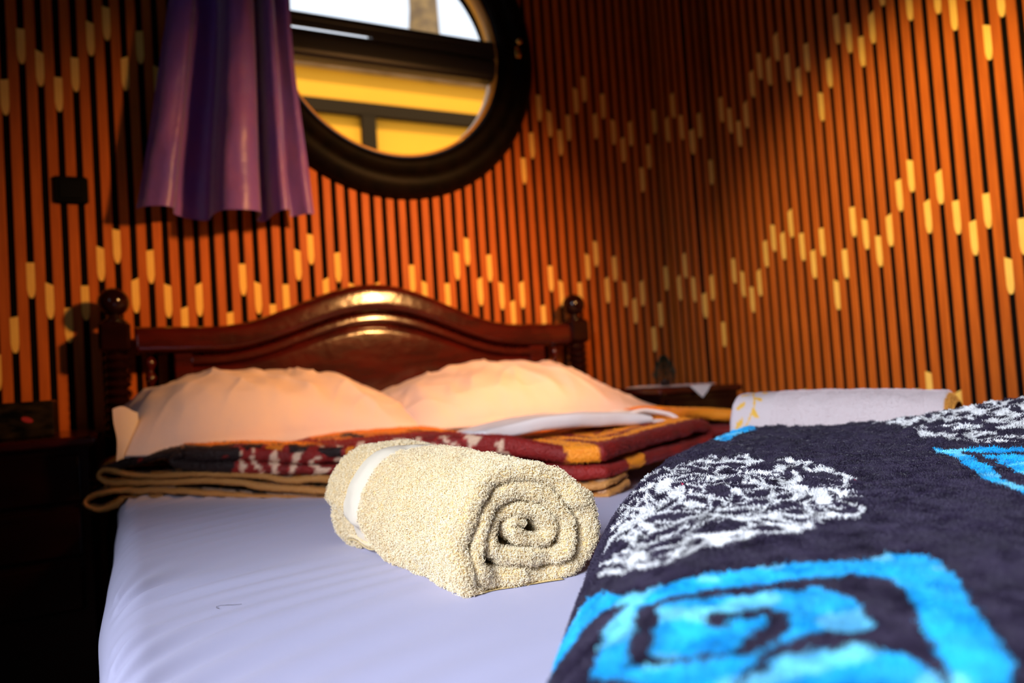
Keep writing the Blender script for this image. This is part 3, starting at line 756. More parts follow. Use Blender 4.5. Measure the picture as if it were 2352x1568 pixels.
RED, ORG, DRK, TAN, CRM = map(np.array, ((.28, .007, .003), (1.0, .31, .008), (.018, .003, .002), (.56, .23, .05), (.92, .60, .40)))
cols = []
for k, (Vf, Fq4, tri, A, m4) in enumerate(parts):
    x, y, z = Vf[:, 0], Vf[:, 1], Vf[:, 2]; dep = y - Fx(x)
    nz = vnoise(x * 60, y * 60, z * 60) * .004
    xs_, ds = x + nz, dep + nz; c = np.tile(RED, (len(Vf), 1))
    c = c * (1 + .35 * vnoise(x * 14, y * 14, z * 14))[:, None]
    def put(mask, col): c[mask] = col
    if k == 0:
        # big orange frame with a key pattern on the right half of the top fold
        right = (xs_ > .735) & (z > -.190)
        put(right & (xs_ < .785) & (ds < .35), ORG)                                  # upright of the frame, carried over the edge
        inn = (xs_ > .80) & (ds > .030) & (z > -.175)
        put(inn, ORG)
        key = ((np.abs(ds - .085) < .012) & (xs_ > .84) & (xs_ < 1.12)) | ((np.abs(xs_ - .85) < .014) & (ds > .085) & (ds < .20)) | ((np.abs(ds - .15) < .012) & (xs_ > .90) & (xs_ < 1.05)) | ((np.abs(xs_ - 1.05) < .012) & (ds > .10) & (ds < .16)) | ((np.abs(ds - .22) < .012) & (xs_ > .82) & (xs_ < 1.20))
        put(inn & key, RED)
        put((xs_ > .82) & (ds <= .030) & (z > -.195), RED * .8)
        put((z < -.190) & (np.abs(xs_ - .90) < .030) & (ds < .06), ORG)               # bar on the lower fold
        # left part of the top: orange border with dark strokes
        lt_ = (xs_ < .30) & (z > -.160)
        put(lt_ & (ds > .10 + .25 * (xs_ - .1)), ORG * .8)
        put(lt_ & (np.abs(ds - .16 - .2 * (xs_ - .1)) < .012), DRK)
        mid = (xs_ > .38) & (xs_ < .74) & (ds > .20) & (z > -.160)
        put(mid, ORG * .75)
        put(mid & ((np.abs(ds - .26) < .014) | (np.abs(((xs_ - .4) % .13) - .06) < .014) & (ds < .34)), DRK)
        put((xs_ < .19 + .03 * vnoise(x * 30, z * 60, 1.)) & (ds < .045), DRK); put((xs_ < .16) & (ds >= .045) & (ds < .075), ORG * .6)
        # cream scroll flowers along the fold edge
        flw = (xs_ > .20) & (xs_ < .70) & (ds < .040)
        s_ = np.sin(xs_ * 170 + 3.0 * vnoise(x * 30, z * 60, 3.)) + 1.2 * vnoise(x * 60, z * 90, y * 20)
        put(flw & (s_ > .55) & (xs_ < .60), CRM)
        put(flw & (s_ <= .55) & (s_ > .25) & (xs_ < .60), RED * 1.6)
        put((xs_ > .60) & (xs_ < .66) & (ds < .05) & (s_ > .5), CRM)
    elif k in (1, 2):
        put(ds < .016, TAN)
        fe = (ds >= .016)
        s_ = vnoise(x * 34, y * 34, 5.)
        c[fe] = DRK
        put(fe & (s_ > .15), ORG * .7); put(fe & (s_ > .45), CRM * .8)
        put((xs_ < .0) & (ds > .010) & (s_ > -.3), ORG * .85)
        put((k == 2) & (xs_ > .0) & (xs_ < .35) & (z > -.245) & (ds > .012) & (ds < .05) & (s_ > 0), CRM * .7)
    elif k == 4:
        c[:] = DRK; s_ = vnoise(x * 22, y * 30, 8.)
        put(dep > .045 + .02 * s_, ORG); put((dep > .07) & (np.abs(dep - .10 - .15 * xs_) < .010), DRK); put((dep < .045) & (s_ > .25), RED * 1.2); put((dep < .045) & (s_ > .55), ORG * .8)
    else:
        c[:] = ORG
        put((np.abs(xs_ - 1.13) < .022), RED); put(xs_ < 1.045, RED)
        put((np.abs(y - 1.57 + nz) < .008) & (xs_ > 1.16), RED * 1.2)
        put((np.abs(((xs_ - 1.18) % .16) - .05) < .014) & (y > 1.60) & (y < 1.68), RED)
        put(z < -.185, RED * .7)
    cols.append(np.clip(c, .002, 1))
mb = ribbon_obj('blanket', parts, M_['mink'], None, np.vstack(cols))
tag(mb, 'brown and orange mink blanket with cream scrolls, folded in layers in front of the pillows', 'blanket')
# fleecy nap on the brown blanket
PP, NN, CC = [], [], []
for (Vf, Fq4, tri, A, m4), c, cnt in zip(parts, cols, (90000, 16000, 14000, 14000, 14000)):
    P, N, f, _, _ = sample_quads(Vf, Fq4, cnt, front_w); PP.append(P); NN.append(N); CC.append(c[Fq4[f, 0]] * 1.15)
pile('nap', mb, np.vstack(PP), np.vstack(NN), np.clip(np.vstack(CC), 0, 1), .0035, .00042, M_['fleecepile'], .5, (0, -.1, -.1), 3)

# ---- folded white cloth on the brown blanket
wc = spline(np.array([(.640,-.1310,.010),(.68,-.1280,.020),(.74,-.1240,.028),(.84,-.1220,.031),(.95,-.1270,.031),(1.03,-.1345,.028),(1.07,-.1400,.016)]), 160)
wth = wc[:, 2]; wc = wc[:, :2]
def crumple(V, A):
    out = V.copy(); out[..., 2] += .004 * vnoise(V[..., 0] * 14, V[..., 1] * 30, 2.) - .004 * A
    out[..., 1] += .012 * vnoise(V[..., 0] * 7, V[..., 2] * 40, 1.) + .05 * np.clip(.80 - V[..., 0], 0, 1); return out
c1 = ribbon(wc, wth, 1.375 + 0 * wth, .17 + 0 * wth, crumple, 7, 12)
wsh = ribbon_obj('folded_sheet', [c1], M_['white_cloth'])
tag(wsh, 'white cotton cloth folded flat on the brown blanket in front of the right pillow', 'folded cloth')
cr = spline(np.array([(1.04,-.140),(1.08,-.128),(1.12,-.124),(1.16,-.132),(1.19,-.142),(1.20,-.152),(1.17,-.156),(1.13,-.150),(1.09,-.155),(1.05,-.152)]), 120)
c2 = ribbon(cr, np.full(120, .010), 1.44 + .02 * np.sin(np.linspace(0, 6, 120)), np.full(120, .12), crumple, 7, 10)
ribbon_obj('crumpled_corner', [c2], M_['white_cloth'], wsh)

# ---- blue and white fleece blanket, folded thick, filling the right foreground
def edge(t): t = np.clip(t, 0, 1); return np.sqrt(1 - (1 - t) ** 2)
def HB(x, y):
    u = .748 * (x - .27) - .664 * (y - .52); v = .664 * (x - .27) + .748 * (y - .52); w2 = -.84 * (x - 1.06) - .54 * (y - 1.10)
    us = np.clip(.012 - .02 * (v - .35) + np.where(v < .35, -.03 * (v - .35), 0), 0, .06)
    e = edge((u - us) / .10) * edge((1.0 - .13 * np.exp(-(u / .12) ** 2) - v) / .1) * edge(w2 / .06) * edge((1.44 - x) / .05) * edge((y - .115) / .04)
    q3 = np.clip(-.548 * (x - .526) + .836 * (y - .716), 0, .4)
    return bedz(x) * (1 - e) + (-.14 - .50 * q3 * q3 / (q3 + .008)) * e + e * .05 * np.exp(-((x - 1.14) ** 2 + (y - .57) ** 2) / (2 * .13 ** 2)), e
nu, nv = 470, 640
uu = np.r_[-.0049 + .085 * np.linspace(0, 1, 60) ** 1.6, np.linspace(.0815, 1.20, nu - 60)]
vv = np.linspace(-.62, 1.0, nv)
Ug, Vg = np.meshgrid(uu, vv, indexing='ij')
bx = .27 + .748 * Ug + .664 * Vg; by = .52 - .664 * Ug + .748 * Vg
bz, be = HB(bx, by)
puff = (1 - np.abs(vnoise(bx * 30 + by * 10, by * 34, 1.))) ** 2 * .9 + .5 * (1 - np.abs(vnoise(bx * 50, by * 50, 5.))) ** 2
bz = bz + be * np.clip((by - .32) / .30, .10, 1) * (.0085 * (puff - puff.mean()) + .002 * vnoise(bx * 5, by * 5, 3.))
bz = np.maximum(bz, bedz(bx) + .0012)
sid = np.minimum(1, be * 1.2)
bx2 = bx + (1 - sid) * (-.010 * .748) * (bz > bedz(bx) + .01); by2 = by + (1 - sid) * (.010 * .664) * (bz > bedz(bx) + .01)
BV = np.stack([bx2, by2, bz], -1).reshape(-1, 3)
inside = (be.reshape(-1) > .02)
BF = gridF(nu, nv); BF = BF[inside[BF].any(1)]
CY1=[(0.225,0.435),(0.235,0.452),(0.262,0.47),(0.3,0.4756),(0.2823,0.423),(0.2747,0.3785),(0.2911,0.3692),(0.3154,0.3672),(0.3365,0.361),(0.3669,0.3541),(0.3864,0.3404),(0.4045,0.3275),(0.4235,0.3278),(0.442,0.3288),(0.4505,0.3179),(0.4414,0.2948),(0.4206,0.2713),(0.3965,0.2506),(0.3705,0.2286),(0.3505,0.2111),(0.3287,0.1934),(0.3107,0.1802),(0.2764,0.156),(0.2589,0.168),(0.2885,0.1917),(0.2983,0.1997),(0.3137,0.2142),(0.3372,0.2357),(0.3623,0.2559),(0.3789,0.2745),(0.3901,0.2918),(0.3919,0.3015),(0.3883,0.3105),(0.3705,0.3114),(0.3565,0.3198),(0.3333,0.3313),(0.306,0.3383),(0.2855,0.343),(0.2697,0.3531),(0.2624,0.354),(0.2623,0.3798),(0.2667,0.4082),(0.245,0.405),(0.225,0.435)]
CY2=[(0.223,0.45),(0.238,0.43),(0.213,0.405),(0.193,0.38),(0.173,0.355),(0.153,0.33),(0.12,0.28),(0.1,0.3),(0.15,0.36),(0.19,0.41)]
CY3=[(.2600,.372),(0.2634,0.3636),(0.2391,0.3366),(0.2201,0.3139),(0.2049,0.2987),(0.2097,0.283),(0.2215,0.2697),(0.2335,0.2687),(0.2458,0.2624),(0.2542,0.264),(0.2733,0.273),(0.2862,0.274),(0.2966,0.2751),(0.3239,0.2539),(0.3164,0.2483),(0.3067,0.2504),(0.2918,0.2605),(0.2774,0.2608),(0.2598,0.2575),(0.2432,0.2519),(0.2299,0.2476),(0.2078,0.2335),(0.1874,0.2187),(.20,.325),(.212,.333),(.228,.352),(.243,.372)]
CY4=[(0.2623,0.3457),(0.2672,0.3402),(0.2893,0.3292),(0.3055,0.3208),(0.3141,0.3211),(0.3346,0.3116),(0.3469,0.3041),(0.3463,0.292),(0.3415,0.2773),(0.3285,0.2622),(0.322,0.2513),(0.281,0.2613),(0.2781,0.2747),(0.2466,0.2632),(0.2335,0.2687),(0.2233,0.2717),(0.2162,0.2784),(0.2144,0.2889),(0.2369,0.3175)]
CY5=[(0.2113,0.2311),(0.2268,0.242),(0.2442,0.2466),(0.2605,0.2494),(0.2766,0.2453),(0.2774,0.2401),(0.2906,0.2391),(0.2962,0.2268),(0.2954,0.216),(0.2906,0.2031),(0.2818,0.1893),(0.2561,0.1701),(0.1905,0.2165)]
DK1=[(0.2453,0.2632),(0.2491,0.263),(0.2628,0.2684),(0.2811,0.2761),(0.2891,0.2808),(0.2945,0.2886),(0.2934,0.2963),(0.2818,0.297),(0.2731,0.3021),(0.2672,0.3045),(0.2604,0.2956)]
CY6=[(0.8705,0.5771),(0.8784,0.5605),(0.8912,0.5308),(0.9163,0.4946),(0.9443,0.4576),(0.9226,0.4476),(0.8986,0.4855),(0.8804,0.5157),(0.8679,0.54),(0.8587,0.5336),(0.8575,0.5247),(0.8308,0.4978),(0.8194,0.4812),(0.779,0.4489),(0.7595,0.4366),(0.7327,0.4138),(0.7155,0.3895),(0.6882,0.3374),(0.6411,0.3151),(0.6878,0.3749),(0.7125,0.3994),(0.7272,0.4214),(0.7471,0.446),(0.7728,0.4664),(0.8017,0.4916),(0.8291,0.5211),(0.8409,0.5393),(0.8456,0.5516)]
CY7=[(0.8663,0.5113),(0.8744,0.4952),(0.885,0.4785),(0.906,0.4474),(0.7358,0.366),(0.7687,0.4176),(0.7964,0.4411),(0.8277,0.4681),(0.851,0.4891),(0.8533,0.5038)]
CY8=[(0.8429,0.9308),(0.91,0.9818),(1.008,1.051),(1.034,1.029),(0.9712,0.9637),(0.9131,0.9435),(0.8283,0.8951)]
WH1=[(0.56,0.8),(0.6152,0.7736),(0.6359,0.7533),(0.7125,0.7787),(0.7323,0.7478),(0.7164,0.711),(0.7262,0.6769),(0.728,0.6381),(0.7223,0.6127),(0.6795,0.5555),(0.6745,0.5368),(0.6296,0.5116),(0.5908,0.4606),(0.5684,0.4521),(0.5323,0.4164),(0.5036,0.4076),(0.4749,0.4177),(0.4581,0.4057),(0.4007,0.4135),(0.3711,0.4129),(0.3501,0.4143),(0.3254,0.4106),(0.3086,0.4297),(0.3328,0.513),(0.3685,0.5603),(0.4094,0.6052),(0.5049,0.722),(0.535,0.775)]
WC1=[(0.4902,0.5826),(0.5301,0.5377),(0.5423,0.5237)]
WH2=[(1.01,.7431),(1.071,.7848),(1.12,.85),(1.25,.80),(1.35,.62),(1.30,.50),(1.12,.50),(1.095,.5534),(.9376,.4622),(.9385,.506),(.9263,.5414),(.9318,.5781),(.9224,.5926),(.9233,.6194),(.9471,.646),(.9782,.6842)]
STR=[(0.0013,[(0.5526,0.639),(0.5971,0.6551),(0.6184,0.6487),(0.6068,0.6098),(0.5819,0.5689),(0.5512,0.5321),(0.5202,0.5043),(0.4927,0.4866),(0.4625,0.475),(0.4391,0.4718),(0.4138,0.4725),(0.3898,0.4665),(0.3686,0.4628),(0.3511,0.4661),(0.3587,0.5034)]),(0.0013,[(0.534,0.6144),(0.5493,0.6129),(0.5456,0.5894),(0.5264,0.5609),(0.4999,0.535),(0.4697,0.5186),(0.4395,0.5053),(0.4142,0.4977),(0.3907,0.4958),(0.3738,0.5),(0.3805,0.5275),(0.4103,0.5792)]),(0.0025,[(0.5005,0.6996),(0.5138,0.7085),(0.5289,0.7123),(0.5041,0.643),(0.4946,0.6272),(0.4881,0.6312),(0.4965,0.6608),(0.4774,0.634),(0.4637,0.6024)]),(0.002,[(0.4851,0.6658),(0.4769,0.6396),(0.4571,0.6078)]),(0.004,[(0.4945,0.6153),(0.5126,0.6178),(0.5022,0.5983),(0.4755,0.5831),(0.4544,0.574),(0.4412,0.5721)]),(0.003,[(0.5236,0.6156),(0.5214,0.5966),(0.513,0.5856),(0.4973,0.5837),(0.4702,0.5681),(0.4402,0.5565)]),(0.00225,[(0.4839,0.5616),(0.4866,0.5496),(0.4765,0.5353),(0.4538,0.5198),(0.435,0.5171),(0.4209,0.5262),(0.4268,0.5469),(0.4365,0.5519),(0.4552,0.5504),(0.4662,0.5465)]),(0.0035,[(0.4412,0.534),(0.4535,0.5353),(0.4623,0.542)]),(0.0035,[(0.4833,0.6917),(0.4583,0.6299),(0.4327,0.5706)]),(0.0025,[(0.4605,0.6644),(0.4469,0.6296),(0.4238,0.5779),(0.4126,0.5431)]),(0.0035,[(0.4195,0.594),(0.399,0.5415),(0.3832,0.5039),(0.397,0.4972),(0.4207,0.5038),(0.4338,0.5005)]),(0.003,[(0.3862,0.5557),(0.3607,0.4993),(0.3581,0.4767),(0.37,0.4704)]),(0.003,[(0.3504,0.511),(0.3471,0.4893),(0.3349,0.4557),(0.3256,0.4349),(0.3358,0.4206),(0.3513,0.4285),(0.3647,0.4233),(0.3904,0.4337),(0.4161,0.4351)]),(0.00275,[(0.3314,0.5071),(0.311,0.4476),(0.3123,0.4205),(0.3208,0.4101),(0.3379,0.4153),(0.3522,0.4168),(0.3696,0.4237)]),(0.0045,[(0.3601,0.4387),(0.389,0.4451),(0.4038,0.4415),(0.4095,0.4309)]),(0.004,[(0.3687,0.4153),(0.3889,0.4196),(0.4085,0.4213),(0.4184,0.4275)]),(0.0035,[(0.422,0.441),(0.4529,0.4398),(0.4623,0.4242),(0.4732,0.4198)]),(0.003,[(0.4155,0.4307),(0.4322,0.4144),(0.4474,0.4053),(0.4611,0.4083)]),(0.0055,[(0.4451,0.4657),(0.4691,0.4681),(0.4895,0.461),(0.4848,0.4392)]),(0.0075,[(0.5188,0.4974),(0.5554,0.4997),(0.5799,0.5),(0.5603,0.4771),(0.5402,0.4668)]),(0.0025,[(0.5694,0.512),(0.5929,0.504),(0.5854,0.4753),(0.5885,0.4589)]),(0.0025,[(0.5312,0.453),(0.5378,0.439)]),(0.0025,[(0.5583,0.4627),(0.5605,0.4521),(0.5426,0.4264),(0.5282,0.4144),(0.5089,0.4084),(0.5039,0.4133)]),(0.003,[(0.4972,0.4464),(0.4978,0.4254)]),(0.002,[(0.5065,0.457),(0.5056,0.4438),(0.507,0.4295)]),(0.0045,[(0.6431,0.6454),(0.6613,0.6354),(0.6907,0.6267),(0.6801,0.5955),(0.6892,0.5836),(0.6694,0.543),(0.6686,0.5322)]),(0.0025,[(0.6576,0.5337),(0.6204,0.5016),(0.6123,0.5116),(0.6108,0.5231)]),(0.003,[(0.6012,0.5677),(0.6049,0.5522),(0.5844,0.5445),(0.5799,0.5285)]),(0.0025,[(0.629,0.6208),(0.622,0.6037),(0.6384,0.5952)]),(0.003,[(0.7018,0.6949),(0.7109,0.6819),(0.7262,0.6769)]),(0.002,[(0.6973,0.6487),(0.7263,0.6402),(0.7258,0.6156)]),(0.003,[(0.703,0.7618),(0.7274,0.745),(0.7169,0.7303)]),(0.004,[(0.6299,0.744),(0.6636,0.7597),(0.666,0.7289),(0.6787,0.7105)]),(0.004,[(0.6106,0.6735),(0.6431,0.6839),(0.662,0.6735),(0.6785,0.6762)]),(0.0025,[(0.6218,0.6736),(0.6412,0.6624)]),(0.0035,[(0.5956,0.7518),(0.6052,0.7266),(0.604,0.697)]),(0.0025,[(0.542,0.7243),(0.5776,0.7513),(0.6145,0.7704)]),(0.0025,[(0.5478,0.7374),(0.5747,0.7456),(0.5749,0.7127),(0.5781,0.6862)]),(0.003,[(0.5461,0.7042),(0.5527,0.6858),(0.5558,0.6605),(0.5788,0.6646)]),(0.002,[(0.5239,0.6718),(0.5308,0.6491),(0.5502,0.6421)]),(0.002,[(0.4268,0.6258),(0.414,0.5947),(0.3957,0.5535)]),(0.002,[(0.3454,0.5204),(0.3415,0.5002),(0.3307,0.4717),(0.3173,0.437)]),(0.0025,[(0.3399,0.4518),(0.3464,0.4471),(0.3532,0.4388)]),(0.002,[(0.5597,0.5324),(0.5637,0.5185),(0.5838,0.5246)]),(0.002,[(0.533,0.5078),(0.5343,0.4894),(0.5396,0.4753)]),(0.00225,[(0.5951,0.6294),(0.6056,0.6347),(0.6058,0.6281)]),(0.00225,[(0.5717,0.5913),(0.5813,0.5958),(0.5815,0.5897)]),(0.00225,[(0.5669,0.5748),(0.5762,0.5789),(0.5763,0.5729)]),(0.00225,[(0.5456,0.5474),(0.5543,0.5512),(0.5546,0.5457)]),(0.00225,[(0.5269,0.5446),(0.5355,0.5485),(0.5358,0.543)]),(0.00225,[(0.5044,0.525),(0.5124,0.5285),(0.513,0.5235)]),(0.00225,[(0.4831,0.5153),(0.4906,0.5185),(0.4911,0.5135)]),(0.00225,[(0.4549,0.4991),(0.4618,0.502),(0.463,0.4978)]),(0.00225,[(0.4365,0.4938),(0.4433,0.4968),(0.4441,0.4923)]),(0.00225,[(0.4202,0.4904),(0.4265,0.4931),(0.4277,0.4889)]),(0.00225,[(0.4023,0.4831),(0.4085,0.4859),(0.4096,0.4817)]),(0.00225,[(0.3877,0.4777),(0.3927,0.4793),(0.3931,0.4743)]),(0.00225,[(0.3764,0.4759),(0.3806,0.4767),(0.3803,0.4709)]),(0.00225,[(0.3683,0.4796),(0.3716,0.4791),(0.3707,0.4724)]),(0.00225,[(0.3622,0.4859),(0.3651,0.4849),(0.363,0.4765)]),(0.00225,[(0.3653,0.5046),(0.367,0.5018),(0.3641,0.492)]),(0.00225,[(0.5798,0.6356),(0.5901,0.6409),(0.5904,0.6343)]),(0.00225,[(0.561,0.6341),(0.5708,0.6391),(0.5711,0.6324)])]

def paint(x, y):
    """colour of the blanket's own woven design at blanket position (x, y)"""
    n1 = vnoise(x * 230, y * 230, 0.); n2 = vnoise(x * 230, y * 230, 9.)
    px, py = x + n1 * .0018, y + n2 * .0018
    c = np.tile(np.array([.023, .0145, .038]), (len(x), 1))
    var = vnoise(x * 30, y * 30, 4.)
    cy = np.array([.010, .43, .85]); pale = np.array([.17, .64, .93]); wh = np.array([.86, .85, .84])
    m = np.zeros(len(x), bool)
    for P in (CY1, CY2, CY3, CY6, CY7, CY8): m |= inpoly(px, py, P)
    gap = inpoly(px, py, CY4); hook = seg_dist(px, py, DK1)
    m |= inpoly(px, py, CY5)
    ring = seg_dist(px, py, [CY4[i] for i in (17, 16, 15, 14, 13)]) < .0035
    m |= gap
    m &= ~((hook < .0062) | (ring & ~inpoly(px, py, CY1)))
    c[m] = cy
    pl_ = m & (vnoise(x * 42, y * 42, 7.) > .38); c[pl_] = pale
    # white scrollwork medallions
    fx, fy = x + vnoise(x * 90, y * 90, 31.) * .0016 + n1 * .0007, y + vnoise(x * 90, y * 90, 37.) * .0016 + n2 * .0007
    near = inpoly(px, py, [(.18, .36), (.80, .30), (.82, .86), (.45, .86)])
    xn, yn = fx[near], fy[near]; on_ = np.zeros(len(xn), bool)
    wv = 1 + .45 * vnoise(xn * 60, yn * 60, 41.)
    for w_, P in STR: on_ |= seg_dist(xn, yn, P) < w_ * wv * .82
    fleck = inpoly(xn, yn, WH1) & (np.sin(9 * vnoise(xn * 26, yn * 26, 51.)) > .80)
    tmp = c[near]; tmp[on_ | fleck] = wh; c[near] = tmp
    for P, (cx, cyy), sc_ in ((WH2, (1.10, .62), 1.),):
        md = inpoly(px, py, P); r = np.hypot(px - cx, py - cyy); th_ = np.arctan2(py - cyy, px - cx)
        w1 = vnoise(px * 16, py * 16, 11.); w2_ = vnoise(px * 16, py * 16, 17.)
        f1 = np.sin((r * 2 * math.pi / .030) + 3.2 * w1); f2 = np.sin(th_ * 11 + 5.0 * w2_ + r * 40)
        f3 = vnoise(px * 48 + 3 * w1, py * 48 + 3 * w2_, 2.)
        fld = vnoise(px * 13 + .5 * w1, py * 13 + .5 * w2_, 21.) + .10 * f1
        on = (np.sin(fld * 14) + .25 * f3) > .12
        line = np.abs(np.sin(fld * 13 + 1.1) + .3 * f3 - .35) < .10
        ringm = (np.abs(r - .060) < .0022) | (np.abs(r - .084) < .0022)
        hub = (r > .063) & (r < .081) & (np.sin(th_ * 14 + 2 * w1) > -.2)
        on = np.where((r > .058) & (r < .086), ringm | hub, on & ~line)
        on = np.where((r < .058), (np.sin(th_ * 5 + r * 90) + .8 * f3) > .25, on)
        c[md & on] = wh
    red = (np.hypot(px - .5285, py - .6365) < .0028) | (np.hypot(px - .662, py - .522) < .0022); c[red] = (.75, .03, .10)
    return c * (1 + .18 * var + .22 * vnoise(x * 110, y * 110, 61.))[:, None]
bc = np.clip(paint(BV[:, 0], BV[:, 1]), 0, 1)
bl_ = mesh('blanket', BV, BF, M_['fleece'], None, True, bc * .8)
tag(bl_, 'thick dark purple fleece blanket with bright blue key borders and white scroll medallions', 'blanket')
def near_w(C, N):
    d = np.linalg.norm(C, axis=1)
    fw = C @ np.array([.4597, .8873, .0377]); rx = C @ np.array([.8871, -.4567, -.0667]); uz = C @ np.array([.042, -.0641, .997])
    vis = (fw > .1) & (np.abs(rx / fw) < 1.0) & (uz / fw > -.75)
    return np.where(vis, 1.0 / np.maximum(d, .28) ** 1.7, .7)
P, N, f, _, _ = sample_quads(BV, BF, 720000, near_w)
N = np.where(N[:, 2:3] < 0, -N, N)
ee = HB(P[:, 0], P[:, 1])[1]; P, N = P[ee > .03], N[ee > .03]
C = np.clip(paint(P[:, 0] + rng.normal(0, .0006, len(P)), P[:, 1] + rng.normal(0, .0006, len(P))) * rng.uniform(.8, 1.25, (len(P), 1)), 0, 1)
cl = 1.1 * np.stack([vnoise(P[:, 0] * 75, P[:, 1] * 75, 3. * q) for q in range(3)], -1)
pile('fleece_pile', bl_, P, N + cl, C, .0040, .00030, M_['fleecepile'], .34, (-.1, -.2, -.1), 4, .15)

# ---- white towel behind the blue blanket
A0 = np.array([1.165, 1.205, -.174]); B0 = np.array([1.325, .820, -.176]); ax = (B0 - A0); Lw = np.linalg.norm(ax); ax /= Lw
sd = np.cross(np.array([0, 0, 1.]), ax); sd /= np.linalg.norm(sd)       # points away from the camera side
nl, na = 150, 120; V = np.zeros((nl, na, 3)); Cw = np.zeros((nl, na, 3))
for i in range(nl):
    s = i / (nl - 1); e = 1 - .60 * max(0, 1 - s / .055) ** 2.4 - .25 * max(0, (s - .955) / .045) ** 2
    for j in range(na):
        t = 2 * math.pi * j / na; ca, sa = math.cos(t), math.sin(t)
        rx = .082 * e * abs(ca) ** .86 * (1 if ca > 0 else -1); rz = .088 * e * abs(sa) ** .80 * (1 if sa > 0 else -1)
        rz *= (1 + .04 * math.sin(s * 4 + .3)) if rz > 0 else 1
        p_ = A0 + ax * Lw * s + sd * rx + np.array([0, 0, rz]); V[i, j] = p_
d_ = .0025 * vnoise(V[..., 0] * 30, V[..., 1] * 30, V[..., 2] * 30) + .0012 * vnoise(V[..., 0] * 110, V[..., 1] * 110, V[..., 2] * 110)
V[..., 2] += d_; V[..., 2] = np.maximum(V[..., 2], bedz(V[..., 0]) + .001)
sg = np.linspace(0, 1, nl)[:, None] * Lw + np.zeros((nl, na)); tg = np.linspace(0, 2 * math.pi, na, endpoint=False)[None, :] * .085 + np.zeros((nl, na))
Cw[:] = (.72, .60, .60)
Cw[(sg < .030)] = (.72, .60, .62)
leaf = np.zeros((nl, na), bool)
stem = np.abs(sg - .052 - .012 * np.sin(tg * 38)) < .0022
for k in range(26):
    cxx = .052 + .016 * (1 if k % 2 else -1); cyy = k * .0205
    dx, dy = sg - cxx, tg - cyy; a_ = .9 * (1 if k % 2 else -1); px_, py_ = dx * math.cos(a_) + dy * math.sin(a_), -dx * math.sin(a_) + dy * math.cos(a_)
    leaf |= (px_ / .0125) ** 2 + (py_ / .0052) ** 2 < 1
Cw[leaf | stem] = (.90, .50, .07)
Cw[(sg > Lw - .012)] = (.80, .34, .05)  # warm lamp light on the right end, put into the colour
Wv = V.reshape(-1, 3); Fw = gridF(nl, na, True); k0 = len(Wv); c0 = V[0].mean(0); c1_ = V[-1].mean(0); j = np.arange(na); jn = (j + 1) % na
FF = [tuple(q) for q in Fw] + [(int(b_), int(a_), k0) for a_, b_ in zip(j, jn)] + [((nl - 1) * na + int(a_), (nl - 1) * na + int(b_), k0 + 1) for a_, b_ in zip(j, jn)]
wt = mesh('towel', np.vstack([Wv, c0, c1_]), FF, M_['wtowel'], None, True, np.vstack([Cw.reshape(-1, 3), (.8, .66, .7), (.8, .34, .05)]))
tag(wt, 'thick white terry towel with a yellow leaf border, lying behind the dark purple blanket', 'towel')
P, N, f, u_, v_ = sample_quads(Wv, Fw, 60000, lambda C_, N_: 1. * (np.sign(N_ @ np.array([0, 0, 1])) != -9))
cc = Cw.reshape(-1, 3)[Fw[f, 0]]
out_ = P - (A0 + ((P - A0) @ ax)[:, None] * ax); out_ /= np.linalg.norm(out_, axis=1)[:, None]
sg_ = (P - A0) @ ax; kp = (sg_ > .10) & (P[:, 2] > bedz(P[:, 0]) + .004)
pile('terry_pile', wt, P[kp], out_[kp], cc[kp], .0028, .00036, M_['fleecepile'], .5, (0, 0, -.2), 3)

# ------------------------------------------------------------------ nightstands and what stands on them
def nightstand(label, x0, x1, y0, y1, zt, tilt, drawer_h=.11):
    t = thing('nightstand', label, 'nightstand', ((x0 + x1) / 2, (y0 + y1) / 2, ZF)); f = lambda x, y, z: (x, y, z - tilt * (x - x1) if z > ZF + .05 else z)
    B().box(x0 - .015, x1 + .015, y0 - .015, y1 + .003, zt - .024, zt, .006).tilt(f).build('top', M_['mahog'], t)
    B().box(x0, x1, y0, y1, ZF + .06, zt - .024).tilt(f).build('body', M_['mahog_dark'], t)
    zz = zt - .040
    for k in range(3):
        d = B().box(x0 + .020, x1 - .020, y0 - .014, y0 + .004, zz - drawer_h, zz, .005).tilt(f).build('drawer', M_['mahog_dark'], t)
        B().lathe((x0 + x1) / 2, zz - drawer_h / 2 - tilt * ((x0 + x1) / 2 - x1), [(.006, y0 - .010), (.006, y0 - .022), (.013, y0 - .030), (.012, y0 - .036), (.004, y0 - .040)][::-1], 16, 'y').build('knob', M_['mahog_dark'], d, True)
        zz -= drawer_h + .014
    for x in (x0 + .02, x1 - .02):
        for y in (y0 + .02, y1 - .02): B().box(x - .018, x + .018, y - .018, y + .018, ZF, ZF + .062).build('leg', M_['mahog_dark'], t)
    return t
nightstand('dark mahogany nightstand left of the bed, in the shadow under the wall socket', -.56, -.100, 2.005, 2.41, -.088, .0)
nightstand('dark mahogany nightstand right of the bed, topped by a white lace mat', 1.555, 1.895, 1.955, 2.24, -.104, .024, .10)
